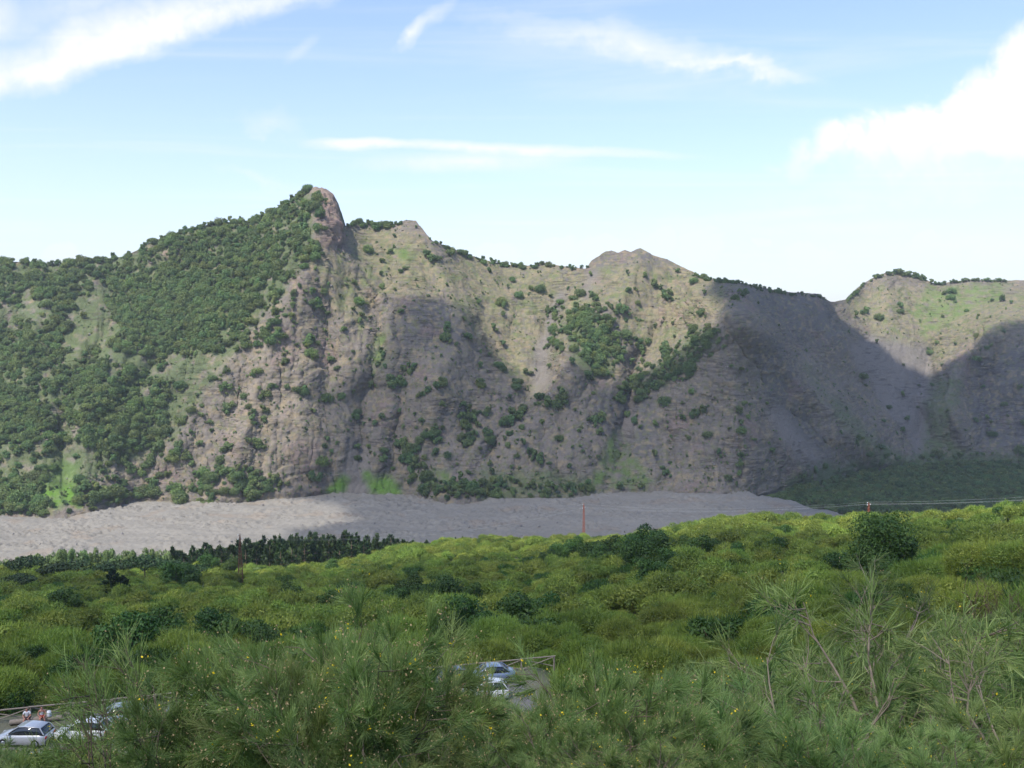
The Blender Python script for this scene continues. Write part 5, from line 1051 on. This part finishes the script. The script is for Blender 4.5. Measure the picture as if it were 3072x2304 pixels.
# two people sitting by the fence
M_SKIN = mat_simple('sunburnt_skin', (0.44, 0.21, 0.15), 0.55, 0.3); M_SHIRT = mat_simple('white_cotton', (0.72, 0.72, 0.74), 0.85, 0.1); M_SHORT = mat_simple('dark_shorts', (0.05, 0.055, 0.07), 0.9, 0.1); M_HAIR = mat_simple('dark_hair', (0.04, 0.028, 0.02), 0.7, 0.3); M_SHOE = mat_simple('light_shoes', (0.4, 0.38, 0.35), 0.7, 0.2); M_RSHORT = mat_simple('red_shorts', (0.40, 0.07, 0.05), 0.9, 0.1)
def skin_obj(name, verts, edges, radii, mat, parent, root=0, sub=2):
    me = bpy.data.meshes.new(name); me.from_pydata(verts, edges, []); me.materials.append(mat); o = link(name, me, parent)
    md = o.modifiers.new('skin', 'SKIN'); md.use_smooth_shade = True
    lay = me.skin_vertices[0] if me.skin_vertices else None
    if lay is None:
        bpy.context.view_layer.objects.active = o
        me.attributes  # no layer yet: add one through bmesh
        bm = bmesh.new(); bm.from_mesh(me); bm.verts.layers.skin.verify(); bm.to_mesh(me); bm.free(); lay = me.skin_vertices[0]
    for k, r in enumerate(radii): lay.data[k].radius = (r, r) if np.isscalar(r) else r
    lay.data[root].use_root = True
    sb = o.modifiers.new('subdivision', 'SUBSURF'); sb.levels = sb.render_levels = sub
    return o
def person(loc, rz, label, shirt, shorts, tank=False):
    o = bpy.data.objects.new('person', None); COL.objects.link(o); o.location = [float(q) for q in loc]; o.rotation_euler = (0, 0, rz); tag(o, label, 'person', 'people sitting by the fence')
    V = [(0, 0, .52), (0, .03, .68), (0, .05, .86), (0, .08, .98), (0, .10, 1.07), (0, .12, 1.16), (0, .13, 1.27)]; R = [(.15, .12), (.14, .11), (.155, .11), (.12, .09), .055, (.075, .09), (.065, .075)]
    E = [(i, i + 1) for i in range(6)]
    def chain(start, pts, rad):
        i0 = start
        for p, r in zip(pts, rad): V.append(p); R.append(r); E.append((i0, len(V) - 1)); i0 = len(V) - 1
        return i0
    for s in (-1, 1):
        k = chain(0, [(s * .10, .10, .50), (s * .16, .46, .50), (s * .15, .50, .28), (s * .15, .47, .09), (s * .16, .60, .05)], [.09, .062, .055, .04, .038])
        h = chain(3, [(s * .19, .08, .96), (s * .27, .16, .72), (s * .14, .40, .62), (s * .09, .47, .60)], [.055, .043, .033, .032])
        hx, hy, hzv = V[h]
        for q, (dx, L) in enumerate(((-.03, .075), (-.01, .085), (.01, .08), (.03, .065))): chain(h, [(hx + dx, hy + L * .6, hzv - .01), (hx + dx, hy + L, hzv - .035)], [.010, .008])
        chain(h, [(hx - s * .045, hy + .01, hzv + .02), (hx - s * .06, hy + .045, hzv + .015)], [.011, .009])
    skin_obj('body', V, E, R, M_SKIN, o)
    tv = [(0, 0, .50), (0, .03, .68), (0, .05, .86), (0, .08, .985)]; tr_ = [(.165, .135), (.155, .125), (.172, .125), (.135, .10)]; te = [(0, 1), (1, 2), (2, 3)]
    if not tank:
        for s in (-1, 1): tv += [(s * .19, .08, .965), (s * .25, .13, .80)]; tr_ += [.068, .062]; n_ = len(tv); te += [(3, n_ - 2), (n_ - 2, n_ - 1)]
    skin_obj('shirt', tv, te, tr_, shirt, o)
    sv = [(0, 0, .53), (-.10, .10, .50), (-.155, .38, .505), (.10, .10, .50), (.155, .38, .505)]; skin_obj('shorts', sv, [(0, 1), (1, 2), (0, 3), (3, 4)], [(.17, .13), .10, .078, .10, .078], shorts, o)
    skin_obj('hair', [(0, .09, 1.20), (0, .10, 1.30)], [(0, 1)], [(.075, .085), (.068, .08)], M_HAIR, o)
    for s in (-1, 1): skin_obj('shoe', [(s * .15, .46, .05), (s * .16, .66, .04)], [(0, 1)], [.05, .04], M_SHOE, o, sub=1)
    for s in (-1, 1): link('ear', raw_mesh('ear', np.array([(s * .082, .11, 1.17), (s * .10, .12, 1.20), (s * .098, .13, 1.16), (s * .085, .14, 1.19)]), np.array([(0, 1, 3), (0, 3, 2), (1, 2, 3), (0, 2, 1)]), M_SKIN), o)
    link('nose', raw_mesh('nose', np.array([(0, .222, 1.195), (-.016, .21, 1.15), (.016, .21, 1.15), (0, .245, 1.155)]), np.array([(0, 1, 3), (0, 3, 2), (1, 2, 3), (0, 2, 1)]), M_SKIN), o)
    return o
sA, sB = s_of_u(16, .8), s_of_u(31.5, .8)
lg = link('timber_log', raw_mesh('timber_log', *(lambda t: (t[0], [t[1]]))(tube([lot_pt(sA - 1.2, .75, .24), lot_pt((sA + sB) / 2, .75, .25), lot_pt(sB + 1.4, .75, .24)], [.2, .21, .19], 12)), M_RAIL, smooth=True), label='low timber log the two people sit on by the fence', cat='log')
person(lot_pt(sA, .75, -.02), FANG + math.pi, 'person in a white T-shirt leaning forward, sitting by the fence', M_SHIRT, M_SHORT)
person(lot_pt(sB, .75, -.02), FANG + math.pi + .25, 'person in a white sleeveless top sitting with a white bag', M_SHIRT, M_RSHORT, True)
V, Fc = tube([lot_pt(sB + .52, .8, .44), lot_pt(sB + .52, .8, .60), lot_pt(sB + .5, .8, .86), lot_pt(sB + .5, .8, .90)], [.15, .19, .13, .03], 9)
link('bag', raw_mesh('bag', V, Fc, M_SHIRT, smooth=True), label='white cloth bag beside the person in the sleeveless top', cat='bag')

# ------------------------------------------------------------------ lattice poles and power lines
M_RUST = mat_simple('rusty_red_steel', (0.26, 0.085, 0.05), 0.85, 0.2, nscale=3, namp=0.3); M_RUSTD = mat_simple('dark_rusty_steel', (0.10, 0.05, 0.035), 0.85, 0.2, nscale=3, namp=0.3); M_INS = mat_simple('white_porcelain', (0.8, 0.8, 0.78), 0.25, 0.5); M_WIRE = mat_simple('bright_wire', (0.45, 0.46, 0.45), 0.5, 0.4, 0.3)
def pylon(u, vt, Y, wb, wt, mat, label, r=0.05, arms=True):
    x = (u - 512) / F * Y; z0 = hz(x, Y) - 0.3; zt = -(vt - 325) / F * Y; H = zt - z0; ps = bpy.data.objects.new('lattice_pole', None); COL.objects.link(ps); ps.location = (x, Y, z0); tag(ps, label, 'power pole')
    ps.rotation_euler = (0, 0, 0.35)
    w = lambda f: wb + (wt - wb) * f
    for sx in (-1, 1):
        for sy in (-1, 1): V, Fc = tube([(sx * w(0), sy * w(0), 0), (sx * w(.5), sy * w(.5), H * .47), (sx * w(1), sy * w(1), H * .94)], [r, r, r * .8], 4); link('leg', raw_mesh('leg', V, Fc, mat), ps)
    A = Acc(); n = 13
    for k in range(n):
        f, f2 = k / n, (k + 1) / n; a, b = w(f), w(f2); za, zb = H * .94 * f, H * .94 * f2; c = [(-1, -1), (1, -1), (1, 1), (-1, 1)]
        for q in range(4):
            (ax, ay), (bx, by) = c[q], c[(q + 1) % 4]; A.add(tube([(ax * b, ay * b, zb), (bx * b, by * b, zb)], [r * .75] * 2, 4)); p, q2 = ((ax, ay), (bx, by)) if k % 2 else ((bx, by), (ax, ay))
            A.add(tube([(p[0] * a, p[1] * a, za), (q2[0] * b, q2[1] * b, zb)], [r * .55] * 2, 4))
    link('bracing', A.mesh('bracing', mat), ps)
    V, Fc = tube([(0, 0, H * .93), (0, 0, H)], [r * 1.6, r * .6], 6); link('mast_tip', raw_mesh('mast_tip', V, Fc, mat), ps); pts_ = []
    if arms:
        for (dx, f) in ((-.55, .955), (.6, .89), (-.6, .875)):
            V, Fc = tube([(0, 0, H * f), (dx, 0, H * f)], [r, r * .8], 5); link('arm', raw_mesh('arm', V, Fc, mat), ps)
            ins = [(dx, 0, H * f - .02), (dx, 0, H * f + .1), (dx, 0, H * f + .22), (dx, 0, H * f + .34)]; V, Fc = tube(ins, [.07, .14, .10, .04], 8); link('insulator', raw_mesh('insulator', V, Fc, M_INS, smooth=True), ps)
            ca, sa = math.cos(.35), math.sin(.35); pts_.append(np.array([x + dx * ca, Y + dx * sa, z0 + H * f + .34]))
    return pts_
PA = pylon(237, 535, 300, .78, .12, M_RUSTD, 'tall dark rusty lattice pole standing in the thicket before the pines', .10)
PB = pylon(584.5, 504, 440, .52, .2, M_RUST, 'red lattice pole with white insulators rising from the crest before the lava', .075)
PC = pylon(872, 503, 335, .42, .2, M_RUST, 'short red lattice pole top showing above the crest on the right', .06)
PD = [pix(1140, 488, 300) + np.array([dx, 0, dz]) for dx, dz in ((-.5, 0), (.6, -1.0), (-.6, -1.2))]
for k, lab in enumerate(['upper power line strung between the lattice poles', 'lower power line on the far side of the lattice poles', 'lower power line on the near side of the lattice poles']):
    P = []
    for a, b in ((PA[k], PB[k]), (PB[k], PC[k]), (PC[k], PD[k])):
        t = np.linspace(0, 1, 25)[:, None]; P.append(a + (b - a) * t + np.array([0, 0, -1.0]) * 4 * t * (1 - t) * (5.0 if a is PA[k] else 2.2 if a is PB[k] else 1.0))
    P = np.concatenate(P); P = P[np.concatenate([[True], np.linalg.norm(np.diff(P, axis=0), axis=1) > 1e-6])]
    V, Fc = tube(P, np.full(len(P), 0.015), 4); link('power_line', raw_mesh('power_line', V, Fc, M_WIRE), label=lab, cat='power line')
# ------------------------------------------------------------------ the air: thin even haze round camera, valley and mountain
hv = np.array([(x, y, z) for x in (-1900, 1900) for y in (-120, 3150) for z in (-190, 175)], float)
M_AIR = bpy.data.materials.new('hazy_air'); M_AIR.use_nodes = True; nt = M_AIR.node_tree; nt.nodes.clear()
ov = nt.nodes.new('ShaderNodeOutputMaterial'); pv = nt.nodes.new('ShaderNodeVolumePrincipled')
pv.inputs['Color'].default_value = (0.82, 0.90, 1.0, 1); pv.inputs['Density'].default_value = 0.00008; pv.inputs['Anisotropy'].default_value = 0.2
nt.links.new(pv.outputs[0], ov.inputs['Volume'])
link('haze', raw_mesh('haze', hv, np.array([(0, 1, 3, 2), (4, 6, 7, 5), (0, 4, 5, 1), (2, 3, 7, 6), (0, 2, 6, 4), (1, 5, 7, 3)]), M_AIR), label='thin pale haze hanging in the valley air', kind='stuff')

# ------------------------------------------------------------------ labels: pick out the extremes of each look-alike group
bpy.context.view_layer.update()
share = {}
for o in list(COL.objects):
    if o.parent is None and o.get('category') and o.get('group'): share.setdefault((o['label'], o['group']), []).append(o)
WORDS = ('largest', 'leftmost', 'rightmost', 'nearest', 'farthest', 'smallest', 'tallest', 'lowest', 'highest')
for (lab, grp), L in share.items():
    if len(L) < 3 or lab.split()[0] in WORDS or len(lab.split()) > 14: continue
    used = set(); taken = {o['label'].split()[0] for o in COL.objects if o.get('group') == grp and o.get('label')}
    for w, key in (('leftmost', lambda o: o.location.x / o.location.y), ('rightmost', lambda o: -o.location.x / o.location.y), ('largest', lambda o: -o.scale.x * o.scale.z / o.location.y), ('farthest', lambda o: -o.location.y), ('nearest', lambda o: o.location.y)):
        c = [o for o in sorted(L, key=key) if o.name not in used]
        if c and w not in taken: c[0]['label'] = w + ' ' + lab; used.add(c[0].name)
